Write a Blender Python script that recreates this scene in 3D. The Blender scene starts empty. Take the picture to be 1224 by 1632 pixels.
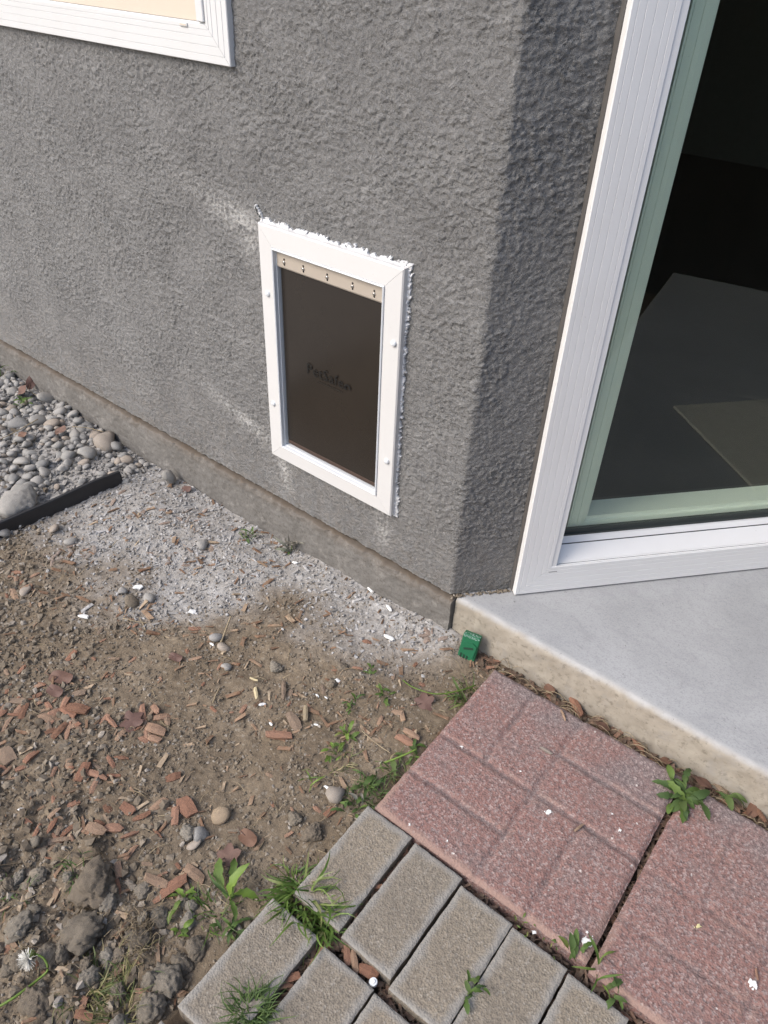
import bpy, bmesh, math, random
import numpy as np
from mathutils import Vector, Matrix, noise as mnoise

random.seed(7)
RNG = np.random.default_rng(11)
scene = bpy.context.scene
C = scene.collection

# ------------------------------------------------------------------ camera
CAM = np.array([0.6054, -1.0333, 1.2050])
YAW, PITCH, ROLL, FPX = -0.6572, 0.6535, 0.0483, 1197.56
PW, PH = 1224.0, 1632.0
_f = np.array([math.sin(YAW)*math.cos(PITCH), math.cos(YAW)*math.cos(PITCH), -math.sin(PITCH)])
_r = np.array([math.cos(YAW), -math.sin(YAW), 0.0])
_u = np.cross(_r, _f)
CR = math.cos(ROLL)*_r + math.sin(ROLL)*_u
CU = -math.sin(ROLL)*_r + math.cos(ROLL)*_u
cam_data = bpy.data.cameras.new('camera')
cam = bpy.data.objects.new('camera', cam_data)
C.objects.link(cam)
m = Matrix.Identity(4)
for i in range(3):
    m[i][0], m[i][1], m[i][2], m[i][3] = CR[i], CU[i], -_f[i], CAM[i]
cam.matrix_world = m
cam_data.sensor_width = 36.0
cam_data.lens = FPX/PH*36.0
cam_data.clip_start = 0.02
cam_data.clip_end = 300.0
scene.camera = cam
scene.render.resolution_x, scene.render.resolution_y = 768, 1024

# ------------------------------------------------------------------ sky and sun
SUN_DIR = Vector((-0.32, -0.66, 0.70)).normalized()      # towards the sun
world = bpy.data.worlds.new('World'); scene.world = world
world.use_nodes = True
nt = world.node_tree
sky = nt.nodes.new('ShaderNodeTexSky'); sky.sky_type = 'NISHITA'; sky.sun_disc = False
sky.sun_elevation = math.asin(SUN_DIR.z)
sky.sun_rotation = math.atan2(SUN_DIR.x, SUN_DIR.y)
sky.dust_density = 3.0; sky.air_density = 1.0; sky.ozone_density = 1.0
bg = nt.nodes['Background']; bg.inputs['Strength'].default_value = 0.15
nt.links.new(sky.outputs[0], bg.inputs['Color'])
sun_d = bpy.data.lights.new('sun', 'SUN'); sun_d.energy = 0.95; sun_d.angle = math.radians(24)
sun_d.color = (1.0, 0.965, 0.91)
sun = bpy.data.objects.new('sun', sun_d); C.objects.link(sun)
sun.rotation_euler = SUN_DIR.to_track_quat('Z', 'Y').to_euler()
scene.view_settings.view_transform = 'Standard'
scene.view_settings.look = 'None'
scene.view_settings.exposure = 0.90
scene.view_settings.gamma = 1.0
scene.render.engine = 'CYCLES'
scene.cycles.max_bounces = 6
scene.cycles.diffuse_bounces = 3
scene.cycles.use_denoising = True
scene.cycles.denoiser = 'OPENIMAGEDENOISE'
scene.cycles.denoising_input_passes = 'RGB_ALBEDO_NORMAL'
scene.cycles.denoising_prefilter = 'NONE'
scene.cycles.use_adaptive_sampling = False
scene.cycles.sample_clamp_indirect = 4.0
scene.cycles.glossy_bounces = 3
scene.cycles.transparent_max_bounces = 12

# ------------------------------------------------------------------ geometry constants
BA = 0.8745                                    # chamfered wall turns back by this angle
BT = np.array([math.cos(BA), math.sin(BA), 0.0])   # along the chamfered wall
BN = np.array([math.sin(BA), -math.cos(BA), 0.0])  # out of it
SLAB_Z = 0.078
RA = 0.0277                                    # paving is a little out of square with the wall
RO = np.array([0.1554, -0.0463])
E1 = np.array([math.cos(RA), math.sin(RA)]); E2 = np.array([math.sin(RA), -math.cos(RA)])

def ray(x, y):
    return ((x-PW/2)/FPX)*CR - ((y-PH/2)/FPX)*CU + _f
def on_z(x, y, z):
    d = ray(x, y); return CAM + d*((z-CAM[2])/d[2])
def on_y(x, y, Y):
    d = ray(x, y); return CAM + d*((Y-CAM[1])/d[1])
def Bp(s, o, z):
    v = BT*s + BN*o; return (v[0], v[1], z)
def Ap(x, o, z):
    return (x, -o, z)
def pav(a, b, z=0.0):
    v = RO + E1*a + E2*b; return (v[0], v[1], z)

# ------------------------------------------------------------------ noise
_perm = np.random.default_rng(5).permutation(512)
_perm = np.concatenate([_perm, _perm])
_ang = np.random.default_rng(6).random(512)*2*np.pi
_gx, _gy = np.cos(_ang), np.sin(_ang)
def pnoise(x, y):
    xi = np.floor(x).astype(int); yi = np.floor(y).astype(int)
    xf = x-xi; yf = y-yi
    u = xf*xf*xf*(xf*(xf*6-15)+10); v = yf*yf*yf*(yf*(yf*6-15)+10)
    def g(ix, iy, dx, dy):
        h = _perm[(_perm[ix & 511]+iy) & 511]
        return _gx[h]*dx+_gy[h]*dy
    a = g(xi, yi, xf, yf); b = g(xi+1, yi, xf-1, yf)
    c = g(xi, yi+1, xf, yf-1); d = g(xi+1, yi+1, xf-1, yf-1)
    return ((a+u*(b-a)) + v*((c+u*(d-c))-(a+u*(b-a))))*1.5
def fbm(x, y, lam, octv=3, gain=0.5, off=0.0):
    s = 0; a = 1.0; t = 0
    for i in range(octv):
        s = s + a*pnoise(x/lam+17.3*i+off, y/lam-9.1*i+off*1.7); t += a
        a *= gain; lam *= 0.5
    return s/t
def sstep(a, b, x):
    t = np.clip((x-a)/(b-a), 0, 1); return t*t*(3-2*t)

# ------------------------------------------------------------------ object helpers
def tag(o, label=None, cat=None, group=None, kind=None):
    if label: o['label'] = label
    if cat: o['category'] = cat
    if group: o['group'] = group
    if kind: o['kind'] = kind
    return o
def link(name, me, mat=None, parent=None):
    o = bpy.data.objects.new(name, me); C.objects.link(o)
    if mat is not None and me is not None and len(me.materials) == 0: me.materials.append(mat)
    if parent is not None: o.parent = parent
    return o
def empty(name, loc=(0, 0, 0)):
    o = bpy.data.objects.new(name, None); C.objects.link(o); o.location = loc
    o.empty_display_size = 0.05
    return o
def np_mesh(name, V, F, smooth=True, attrs=None):
    V = np.asarray(V, dtype=np.float32); F = np.asarray(F, dtype=np.int32)
    me = bpy.data.meshes.new(name)
    n = F.shape[1]
    me.vertices.add(len(V)); me.vertices.foreach_set('co', V.ravel())
    me.loops.add(F.size); me.loops.foreach_set('vertex_index', F.ravel())
    me.polygons.add(len(F))
    me.polygons.foreach_set('loop_start', np.arange(0, F.size, n, dtype=np.int32))
    me.polygons.foreach_set('loop_total', np.full(len(F), n, dtype=np.int32))
    me.polygons.foreach_set('use_smooth', np.full(len(F), smooth, dtype=bool))
    if attrs:
        for k, a in attrs.items():
            at = me.attributes.new(k, 'FLOAT', 'POINT'); at.data.foreach_set('value', np.asarray(a, dtype=np.float32).ravel())
    me.update(calc_edges=True); me.validate()
    return me
def grid_faces(nu, nv, keep=None):
    i = np.arange(nu-1)[:, None]*nv + np.arange(nv-1)[None, :]
    f = np.stack([i, i+nv, i+nv+1, i+1], -1)
    if keep is not None: return f[keep]
    return f.reshape(-1, 4)
def py_mesh(name, V, F, smooth=False):
    me = bpy.data.meshes.new(name); me.from_pydata([tuple(map(float, v)) for v in V], [], F)
    if smooth: me.polygons.foreach_set('use_smooth', [True]*len(me.polygons))
    me.update(); return me
def bm_mesh(name, bm, smooth=False):
    bmesh.ops.recalc_face_normals(bm, faces=bm.faces)
    me = bpy.data.meshes.new(name); bm.to_mesh(me); bm.free()
    if smooth: me.polygons.foreach_set('use_smooth', [True]*len(me.polygons))
    return me
def box_bm(bm, fn, a, b, bev=0.0, seg=1):
    """box between a and b in local coordinates mapped by fn"""
    vs = []
    for k in (0, 1):
        for j in (0, 1):
            for i in (0, 1):
                vs.append(bm.verts.new(fn((a[0], b[0])[i], (a[1], b[1])[j], (a[2], b[2])[k])))
    fs = [bm.faces.new([vs[q] for q in f]) for f in ((0, 2, 3, 1), (4, 5, 7, 6), (0, 1, 5, 4), (2, 6, 7, 3), (0, 4, 6, 2), (1, 3, 7, 5))]
    if bev:
        es = set(e for f in fs for e in f.edges)
        bmesh.ops.bevel(bm, geom=list(es), offset=bev, segments=seg, affect='EDGES', profile=0.5)
def box(name, fn, a, b, mat, parent, bev=0.0, seg=2):
    bm = bmesh.new(); box_bm(bm, fn, a, b, bev, seg)
    return link(name, bm_mesh(name, bm), mat, parent)
ident = lambda x, y, z: (x, y, z)

# ------------------------------------------------------------------ materials
def newmat(name):
    mt = bpy.data.materials.new(name); mt.use_nodes = True
    return mt, mt.node_tree, mt.node_tree.nodes['Principled BSDF']
def N(nt, t, **kw):
    n = nt.nodes.new(t)
    for k, v in kw.items():
        if k in n.inputs: n.inputs[k].default_value = v
        else: setattr(n, k, v)
    return n
def noise_n(nt, scale, detail=3.0, rough=0.55, vec=None, dist=0.0):
    n = N(nt, 'ShaderNodeTexNoise'); n.inputs['Scale'].default_value = scale
    n.inputs['Detail'].default_value = detail; n.inputs['Roughness'].default_value = rough
    n.inputs['Distortion'].default_value = dist
    if vec is not None: nt.links.new(vec, n.inputs['Vector'])
    return n
def ramp(nt, fac, stops, interp='LINEAR'):
    r = N(nt, 'ShaderNodeValToRGB'); r.color_ramp.interpolation = interp
    el = r.color_ramp.elements
    while len(el) < len(stops): el.new(0.5)
    for e, (p, c) in zip(el, stops):
        e.position = p; e.color = (c, c, c, 1) if isinstance(c, (int, float)) else (*c, 1)
    nt.links.new(fac, r.inputs['Fac']); return r
def mix(nt, fac, a, b, mode='MIX'):
    n = N(nt, 'ShaderNodeMix'); n.data_type = 'RGBA'; n.blend_type = mode
    for s, v in ((0, fac), (6, a), (7, b)):
        if hasattr(v, 'links'): nt.links.new(v, n.inputs[s])
        else: n.inputs[s].default_value = v if isinstance(v, (int, float)) else (*v, 1)
    return n.outputs[2]
def bump(nt, bsdf, height, strength, dist, prev=None):
    b = N(nt, 'ShaderNodeBump'); b.inputs['Strength'].default_value = strength
    b.inputs['Distance'].default_value = dist
    nt.links.new(height, b.inputs['Height'])
    if prev is not None: nt.links.new(prev, b.inputs['Normal'])
    nt.links.new(b.outputs[0], bsdf.inputs['Normal']); return b.outputs[0]
def objco(nt): return N(nt, 'ShaderNodeTexCoord').outputs['Object']
def attr(nt, name):
    a = N(nt, 'ShaderNodeAttribute'); a.attribute_name = name; return a.outputs['Fac']

def mat_stucco():
    mt, nt, b = newmat('stucco'); co = objco(nt)
    n1 = noise_n(nt, 5, 5, .6, co); n2 = noise_n(nt, 300, 4, .7, co); n3 = noise_n(nt, 38, 5, .7, co)
    n4 = noise_n(nt, 62, 8, .74, co, .15); n8 = noise_n(nt, 34, 6, .68, co, .4); n5 = noise_n(nt, 9, 3, .6, co)
    c = mix(nt, ramp(nt, n1.outputs['Fac'], [(.3, 0.0), (.7, 1.0)]).outputs[0], (.210, .207, .202), (.252, .249, .243))
    c = mix(nt, ramp(nt, n3.outputs['Fac'], [(.48, 0.0), (.78, .35)]).outputs[0], c, (.285, .282, .276))
    c = mix(nt, ramp(nt, n4.outputs['Fac'], [(.28, .35), (.42, 0.0)]).outputs[0], c, (.105, .103, .102))
    ng = noise_n(nt, 150, 5, .75, co)
    c = mix(nt, ramp(nt, ng.outputs['Fac'], [(.34, .32), (.48, 0.0)]).outputs[0], c, (.118, .116, .114))
    c = mix(nt, ramp(nt, ng.outputs['Fac'], [(.54, 0.0), (.70, .4)]).outputs[0], c, (.30, .298, .294))
    sx = N(nt, 'ShaderNodeSeparateXYZ'); nt.links.new(co, sx.inputs[0])
    mr = N(nt, 'ShaderNodeMapRange'); nt.links.new(sx.outputs['Z'], mr.inputs[0]); mr.inputs[1].default_value = .34; mr.inputs[2].default_value = .08
    spl = N(nt, 'ShaderNodeMath'); spl.operation = 'MULTIPLY'; nt.links.new(mr.outputs[0], spl.inputs[0])
    nt.links.new(ramp(nt, n3.outputs['Fac'], [(.42, 0.0), (.66, .55)]).outputs[0], spl.inputs[1])
    c = mix(nt, spl.outputs[0], c, (.205, .180, .152))
    c = mix(nt, attr(nt, 'dust'), c, (.52, .51, .49))  # lightens the streaks by the cut-out, patches lower down, the worn arris
    nt.links.new(c, b.inputs['Base Color'])
    b.inputs['Roughness'].default_value = .7; b.inputs['Specular IOR Level'].default_value = .3
    k = ramp(nt, n4.outputs['Fac'], [(.25, 0.0), (.47, .55), (.56, .85), (.75, 1.0)])
    tear = ramp(nt, n8.outputs['Fac'], [(.36, .0), (.42, 1.0)])
    am = ramp(nt, n5.outputs['Fac'], [(.35, .55), (.65, 1.0)])
    kk = mix(nt, 1.0, k.outputs[0], am.outputs[0], 'MULTIPLY')
    kk = mix(nt, .35, kk, tear.outputs[0])
    p = bump(nt, b, kk, 1.0, .0055)
    p = bump(nt, b, ng.outputs['Fac'], .9, .0030, p)
    bump(nt, b, n2.outputs['Fac'], .5, .0014, p); return mt
def mat_foundation():
    mt, nt, b = newmat('foundation_concrete'); co = objco(nt)
    n1 = noise_n(nt, 9, 5, .65, co); n2 = noise_n(nt, 120, 4, .7, co); n3 = noise_n(nt, 30, 5, .7, co)
    c = mix(nt, ramp(nt, n1.outputs['Fac'], [(.3, 0.0), (.7, 1.0)]).outputs[0], (.128, .120, .109), (.182, .173, .160))
    c = mix(nt, ramp(nt, n3.outputs['Fac'], [(.54, 0.0), (.66, .6)]).outputs[0], c, (.27, .255, .235))
    nq = noise_n(nt, 200, 5, .75, co); c = mix(nt, ramp(nt, nq.outputs['Fac'], [(.36, .6), (.5, 0.0)]).outputs[0], c, (.07, .06, .05))
    c = mix(nt, attr(nt, 'ledge'), c, (.110, .085, .062))
    nt.links.new(c, b.inputs['Base Color']); b.inputs['Roughness'].default_value = .9
    bump(nt, b, n2.outputs['Fac'], .6, .002); return mt
def mat_white(name, col=(.62, .625, .625), rough=.38):
    mt, nt, b = newmat(name); co = objco(nt)
    n = noise_n(nt, 14, 5, .7, co); n2 = noise_n(nt, 240, 2, .5, co)
    r = ramp(nt, n.outputs['Fac'], [(.35, 0.0), (.8, .22)])
    c = mix(nt, r.outputs[0], col, tuple(v*.86*(1, .98, .94)[i] for i, v in enumerate(col)))
    sp = ramp(nt, n2.outputs['Fac'], [(.735, 0.0), (.76, .35)])
    c = mix(nt, sp.outputs[0], c, (.35, .32, .28))
    nt.links.new(c, b.inputs['Base Color']); b.inputs['Roughness'].default_value = rough
    bump(nt, b, n2.outputs['Fac'], .04, .001); return mt
def mat_plain(name, col, rough=.5, metal=0.0, var=.15, bscale=200, bstr=.15, scale=25):
    mt, nt, b = newmat(name); co = objco(nt)
    n = noise_n(nt, scale, 4, .65, co); n2 = noise_n(nt, bscale, 3, .6, co)
    c = mix(nt, n.outputs['Fac'], tuple(v*(1-var) for v in col), tuple(v*(1+var) for v in col))
    nt.links.new(c, b.inputs['Base Color']); b.inputs['Roughness'].default_value = rough
    b.inputs['Metallic'].default_value = metal
    bump(nt, b, n2.outputs['Fac'], bstr, .001); return mt
def mat_glass():
    mt = bpy.data.materials.new('green_tinted_glass'); mt.use_nodes = True
    nt = mt.node_tree; nt.nodes.clear()
    out = N(nt, 'ShaderNodeOutputMaterial'); mx = N(nt, 'ShaderNodeMixShader')
    tr = N(nt, 'ShaderNodeBsdfTransparent'); tr.inputs[0].default_value = (.905, .945, .885, 1)
    gl = N(nt, 'ShaderNodeBsdfGlossy'); gl.inputs['Roughness'].default_value = .004
    gl.inputs['Color'].default_value = (.95, 1, .97, 1)
    fr = N(nt, 'ShaderNodeFresnel'); fr.inputs['IOR'].default_value = 1.55
    ge = N(nt, 'ShaderNodeNewGeometry'); iv = N(nt, 'ShaderNodeMath'); iv.operation = 'SUBTRACT'; iv.inputs[0].default_value = 1.0
    nt.links.new(ge.outputs['Backfacing'], iv.inputs[1])
    mu = N(nt, 'ShaderNodeMath'); mu.operation = 'MULTIPLY'; nt.links.new(fr.outputs[0], mu.inputs[0]); nt.links.new(iv.outputs[0], mu.inputs[1])
    nt.links.new(mu.outputs[0], mx.inputs[0]); nt.links.new(tr.outputs[0], mx.inputs[1])
    nt.links.new(gl.outputs[0], mx.inputs[2]); nt.links.new(mx.outputs[0], out.inputs[0]); return mt
def mat_concrete():
    mt, nt, b = newmat('patio_concrete'); co = objco(nt)
    n1 = noise_n(nt, 5, 5, .6, co, .6); n2 = noise_n(nt, 70, 5, .7, co); n3 = noise_n(nt, 300, 3, .6, co); n4 = noise_n(nt, 22, 5, .65, co, 1.2)
    c = mix(nt, ramp(nt, n1.outputs['Fac'], [(.32, 0.0), (.68, 1.0)]).outputs[0], (.318, .322, .326), (.392, .395, .397))
    c = mix(nt, ramp(nt, n4.outputs['Fac'], [(.5, 0.0), (.75, .45)]).outputs[0], c, (.268, .271, .275))
    c = mix(nt, ramp(nt, n2.outputs['Fac'], [(.62, 0.0), (.72, .4)]).outputs[0], c, (.19, .19, .19))
    e = mix(nt, ramp(nt, n4.outputs['Fac'], [(.3, 0.0), (.7, 1.0)]).outputs[0], (.275, .243, .195), (.355, .320, .265))
    e = mix(nt, ramp(nt, n2.outputs['Fac'], [(.54, 0.0), (.64, .75)]).outputs[0], e, (.185, .16, .125))
    c = mix(nt, ramp(nt, n3.outputs['Fac'], [(.36, .4), (.5, 0.0)]).outputs[0], c, (.21, .215, .22))
    c = mix(nt, attr(nt, 'rim'), c, (.43, .425, .41))
    c = mix(nt, attr(nt, 'edge'), c, e)
    mp = N(nt, 'ShaderNodeMapping'); mp.inputs['Scale'].default_value = (6, 26, 6); mp.inputs['Rotation'].default_value = (0, 0, .5); nt.links.new(co, mp.inputs['Vector'])
    n6 = noise_n(nt, 3, 6, .7, mp.outputs[0]); n7 = noise_n(nt, 150, 3, .5, co)
    c = mix(nt, ramp(nt, n6.outputs['Fac'], [(.52, 0.0), (.70, .35)]).outputs[0], c, (.26, .262, .265))
    c = mix(nt, ramp(nt, n7.outputs['Fac'], [(.70, 0.0), (.74, .7)]).outputs[0], c, (.13, .125, .12))
    nt.links.new(c, b.inputs['Base Color']); b.inputs['Roughness'].default_value = .82
    h = mix(nt, .5, n3.outputs['Color'], n2.outputs['Color'])
    bump(nt, b, h, .35, .003); return mt
def mat_soil():
    mt, nt, b = newmat('soil'); co = objco(nt)
    n1 = noise_n(nt, 6, 6, .65, co); n2 = noise_n(nt, 90, 5, .75, co); n3 = noise_n(nt, 340, 4, .7, co)
    v = N(nt, 'ShaderNodeTexVoronoi'); v.inputs['Scale'].default_value = 210; nt.links.new(co, v.inputs['Vector'])
    c = mix(nt, ramp(nt, n1.outputs['Fac'], [(.3, 0.0), (.7, 1.0)]).outputs[0], (.172, .133, .090), (.268, .217, .156))
    c = mix(nt, ramp(nt, n2.outputs['Fac'], [(.35, .65), (.62, 0.0)]).outputs[0], c, (.10, .077, .055))
    c = mix(nt, ramp(nt, v.outputs['Color'], [(.80, 0.0), (.86, .6)]).outputs[0], c, (.30, .265, .215))
    d = mix(nt, ramp(nt, n2.outputs['Fac'], [(.35, 0.0), (.65, 1.0)]).outputs[0], (.30, .288, .27), (.46, .45, .435))
    c = mix(nt, attr(nt, 'dust'), c, d)
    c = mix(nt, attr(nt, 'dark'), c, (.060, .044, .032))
    nt.links.new(c, b.inputs['Base Color']); b.inputs['Roughness'].default_value = .95
    b.inputs['Specular IOR Level'].default_value = .2
    h = mix(nt, .45, n2.outputs['Color'], n3.outputs['Color'])
    bump(nt, b, h, .9, .006); return mt
def mat_island(name, stops, rough=.9, bscale=160, bstr=.5, use_obj=False, dusty=None):
    """per-piece colour: random per island (joined pieces) or per object"""
    mt, nt, b = newmat(name); co = objco(nt)
    if use_obj: rnd = N(nt, 'ShaderNodeObjectInfo').outputs['Random']
    else: rnd = N(nt, 'ShaderNodeNewGeometry').outputs['Random Per Island']
    c = ramp(nt, rnd, stops).outputs[0]
    n = noise_n(nt, bscale, 5, .7, co); n2 = noise_n(nt, bscale*.25, 4, .6, co)
    c = mix(nt, ramp(nt, n.outputs['Fac'], [(.3, .45), (.65, 0.0)]).outputs[0], c, (.06, .055, .05))
    if dusty: c = mix(nt, ramp(nt, n2.outputs['Fac'], [(.4, 0.0), (.7, .6)]).outputs[0], c, dusty)
    nt.links.new(c, b.inputs['Base Color']); b.inputs['Roughness'].default_value = rough
    b.inputs['Specular IOR Level'].default_value = .3
    bump(nt, b, n.outputs['Fac'], bstr, .002); return mt
def mat_wood(name, stops, dusty=0.0, island=False):
    mt, nt, b = newmat(name); co = objco(nt)
    if island: rnd = N(nt, 'ShaderNodeNewGeometry').outputs['Random Per Island']
    else: rnd = N(nt, 'ShaderNodeObjectInfo').outputs['Random']
    mp = N(nt, 'ShaderNodeMapping'); mp.inputs['Scale'].default_value = (1.2, 11, 11) if not island else (1, 1, 1)
    nt.links.new(co, mp.inputs['Vector'])
    n = noise_n(nt, 60, 4, .7, mp.outputs[0]); n2 = noise_n(nt, 90, 4, .7, co)
    c = ramp(nt, rnd, stops).outputs[0]
    g = ramp(nt, n.outputs['Fac'], [(.32, .75), (.5, 0.0)])
    c = mix(nt, g.outputs[0], c, (.10, .040, .022))
    l = ramp(nt, n.outputs['Fac'], [(.58, 0.0), (.74, .5)])
    c = mix(nt, l.outputs[0], c, (.58, .36, .24))
    c = mix(nt, ramp(nt, n2.outputs['Fac'], [(.42, 0.0), (.66, dusty or .55)]).outputs[0], c, (.36, .345, .325) if dusty else (.22, .175, .128))
    nt.links.new(c, b.inputs['Base Color']); b.inputs['Roughness'].default_value = .85
    b.inputs['Specular IOR Level'].default_value = .25
    bump(nt, b, n.outputs['Fac'], .8, .002); return mt
def mat_paver_red():
    mt, nt, b = newmat('red_paver'); co = objco(nt)
    n1 = noise_n(nt, 6, 4, .6, co); n2 = noise_n(nt, 150, 4, .7, co)
    v = N(nt, 'ShaderNodeTexVoronoi'); v.inputs['Scale'].default_value = 300; nt.links.new(co, v.inputs['Vector'])
    sx = N(nt, 'ShaderNodeSeparateXYZ'); nt.links.new(co, sx.inputs[0])
    gr = N(nt, 'ShaderNodeMapRange'); nt.links.new(sx.outputs['Y'], gr.inputs[0])
    gr.inputs[1].default_value = .02; gr.inputs[2].default_value = -.42
    ad = N(nt, 'ShaderNodeMath'); ad.operation = 'MULTIPLY_ADD'
    nt.links.new(n1.outputs['Fac'], ad.inputs[0]); ad.inputs[1].default_value = 1.3
    nt.links.new(gr.outputs[0], ad.inputs[2])
    c = mix(nt, ramp(nt, ad.outputs[0], [(.75, 0.0), (1.5, 1.0)]).outputs[0], (.205, .154, .147), (.250, .140, .120))
    nb = noise_n(nt, 17, 5, .7, co)
    c = mix(nt, ramp(nt, nb.outputs['Fac'], [(.46, 0.0), (.70, .55)]).outputs[0], c, (.20, .168, .158))
    c = mix(nt, ramp(nt, n2.outputs['Fac'], [(.38, .75), (.52, 0.0)]).outputs[0], c, (.105, .078, .076))
    c = mix(nt, ramp(nt, v.outputs['Color'], [(.60, 0.0), (.80, .55)]).outputs[0], c, (.40, .33, .31))
    c = mix(nt, ramp(nt, v.outputs['Color'], [(.95, 0.0), (.97, .8)], 'LINEAR').outputs[0], c, (.62, .58, .54))
    c = mix(nt, attr(nt, 'rub'), c, (.285, .19, .155))
    c = mix(nt, attr(nt, 'groove'), c, (.12, .10, .098))
    nt.links.new(c, b.inputs['Base Color']); b.inputs['Roughness'].default_value = .88
    h = mix(nt, .55, n2.outputs['Color'], v.outputs['Distance'])
    bump(nt, b, h, .7, .003); return mt
def mat_paver_grey():
    mt, nt, b = newmat('grey_paver'); co = objco(nt)
    oi = N(nt, 'ShaderNodeObjectInfo').outputs['Random']
    n1 = noise_n(nt, 16, 5, .65, co); n2 = noise_n(nt, 210, 4, .7, co)
    v = N(nt, 'ShaderNodeTexVoronoi'); v.inputs['Scale'].default_value = 330; nt.links.new(co, v.inputs['Vector'])
    c = mix(nt, ramp(nt, n1.outputs['Fac'], [(.3, 0.0), (.7, 1.0)]).outputs[0], (.218, .183, .138), (.285, .243, .186))
    c = mix(nt, ramp(nt, oi, [(0, .35), (1, 0.0)]).outputs[0], c, (.150, .138, .122))
    c = mix(nt, ramp(nt, n2.outputs['Fac'], [(.38, .6), (.52, 0.0)]).outputs[0], c, (.092, .080, .066))
    c = mix(nt, ramp(nt, v.outputs['Color'], [(.72, 0.0), (.88, .55)]).outputs[0], c, (.34, .31, .265))
    c = mix(nt, attr(nt, 'rub'), c, (.26, .245, .22))
    nt.links.new(c, b.inputs['Base Color']); b.inputs['Roughness'].default_value = .9
    h = mix(nt, .5, n2.outputs['Color'], v.outputs['Distance'])
    bump(nt, b, h, .8, .0025); return mt
def mat_leaf(name, stops, rough=.5, trans=.35):
    mt, nt, b = newmat(name); co = objco(nt)
    rnd = N(nt, 'ShaderNodeObjectInfo').outputs['Random']
    isl = N(nt, 'ShaderNodeNewGeometry').outputs['Random Per Island']
    ad = N(nt, 'ShaderNodeMath'); ad.operation = 'ADD'; nt.links.new(rnd, ad.inputs[0]); nt.links.new(isl, ad.inputs[1])
    fr = N(nt, 'ShaderNodeMath'); fr.operation = 'FRACT'; nt.links.new(ad.outputs[0], fr.inputs[0])
    c = ramp(nt, fr.outputs[0], stops).outputs[0]
    n = noise_n(nt, 110, 4, .65, co)
    c = mix(nt, ramp(nt, n.outputs['Fac'], [(.35, .45), (.65, 0.0)]).outputs[0], c, tuple(v*.45 for v in stops[0][1]))
    nt.links.new(c, b.inputs['Base Color']); b.inputs['Roughness'].default_value = rough
    bump(nt, b, n.outputs['Fac'], .3, .001)
    out = nt.nodes['Material Output']; mx = N(nt, 'ShaderNodeMixShader'); tl = N(nt, 'ShaderNodeBsdfTranslucent')
    nt.links.new(c, tl.inputs['Color']); mx.inputs[0].default_value = trans
    nt.links.new(b.outputs[0], mx.inputs[1]); nt.links.new(tl.outputs[0], mx.inputs[2]); nt.links.new(mx.outputs[0], out.inputs[0])
    return mt

M = {}
M['stucco'] = mat_stucco(); M['found'] = mat_foundation(); M['vinyl'] = mat_white('white_vinyl')
M['doorvinyl'] = mat_white('white_door_vinyl', (.74, .74, .735))
M['sash'] = mat_white('white_sash_vinyl', (.82, .82, .80))
M['petwhite'] = mat_white('white_door_plastic', (.615, .61, .60), .42)
M['bluewhite'] = mat_white('white_inner_lip', (.64, .665, .69), .35)
M['caulk'] = mat_white('white_caulk', (.66, .665, .67), .5)
M['glass'] = mat_glass(); M['concrete'] = mat_concrete(); M['soil'] = mat_soil()
M['flap'] = mat_plain('smoked_vinyl_flap', (.024, .0195, .0155), .20, 0, .2, 60, .05, 6)
M['letter'] = mat_plain('black_print', (.006, .006, .006), .45)
M['faint'] = mat_plain('faint_print', (.018, .015, .012), .45)
M['alu'] = mat_plain('beige_hinge_metal', (.50, .44, .37), .4, .35, .08, 300, .05)
M['steel'] = mat_plain('screw_steel', (.45, .43, .40), .3, .9)
M['hole'] = mat_plain('dark_hole', (.02, .018, .016), .7)
M['brownstrip'] = mat_plain('brown_magnet_strip', (.055, .032, .022), .45)
M['gasket'] = mat_plain('dark_gasket', (.035, .042, .04), .5)
M['sealant'] = mat_plain('taupe_sealant', (.085, .078, .072), .6, 0, .2, 120, .4)
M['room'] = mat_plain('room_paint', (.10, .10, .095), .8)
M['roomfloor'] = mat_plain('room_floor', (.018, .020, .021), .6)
M['shade'] = mat_plain('beige_window_shade', (.60, .525, .43), .7, 0, .05)
M['mat'] = mat_plain('tan_doormat', (.60, .575, .49), .95, 0, .3, 150, .8, 40)
M['edging'] = mat_plain('black_edging_plastic', (.022, .022, .024), .48, 0, .45, 90, .4, 30)
M['green'] = mat_plain('green_plastic', (.012, .115, .052), .4, 0, .18, 150, .12)
M['greendark'] = mat_plain('dark_green_slot', (.006, .03, .016), .6)
M['scuff'] = mat_plain('scuffed_marking', (.30, .42, .38), .7)
M['redpav'] = mat_paver_red(); M['greypav'] = mat_paver_grey()
M['paint'] = mat_white('dried_white_paint', (.80, .80, .78), .6)
M['yellowpaint'] = mat_plain('pale_yellow_scrap', (.62, .56, .30), .8)
M['cream'] = mat_plain('cream_scrap', (.55, .46, .28), .85, 0, .3)
M['crumb'] = mat_island('soil_crumbs', [(0, (.13, .102, .073)), (.5, (.21, .172, .125)), (.85, (.285, .24, .185)), (1, (.38, .345, .30))])
M['dustcrumb'] = mat_island('dusty_crumbs', [(0, (.27, .255, .235)), (.6, (.41, .40, .385)), (1, (.52, .51, .50))])
M['clod'] = mat_island('soil_clod', [(0, (.235, .192, .142)), (.5, (.285, .245, .19)), (1, (.36, .325, .27))], .95, 120, .9, True)
M['pebble'] = mat_island('river_pebble', [(0, (.17, .165, .155)), (.3, (.25, .245, .23)), (.55, (.33, .31, .275)), (.8, (.27, .26, .245)), (1, (.40, .375, .335))], .7, 70, .25, True, (.44, .43, .415))
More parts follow.
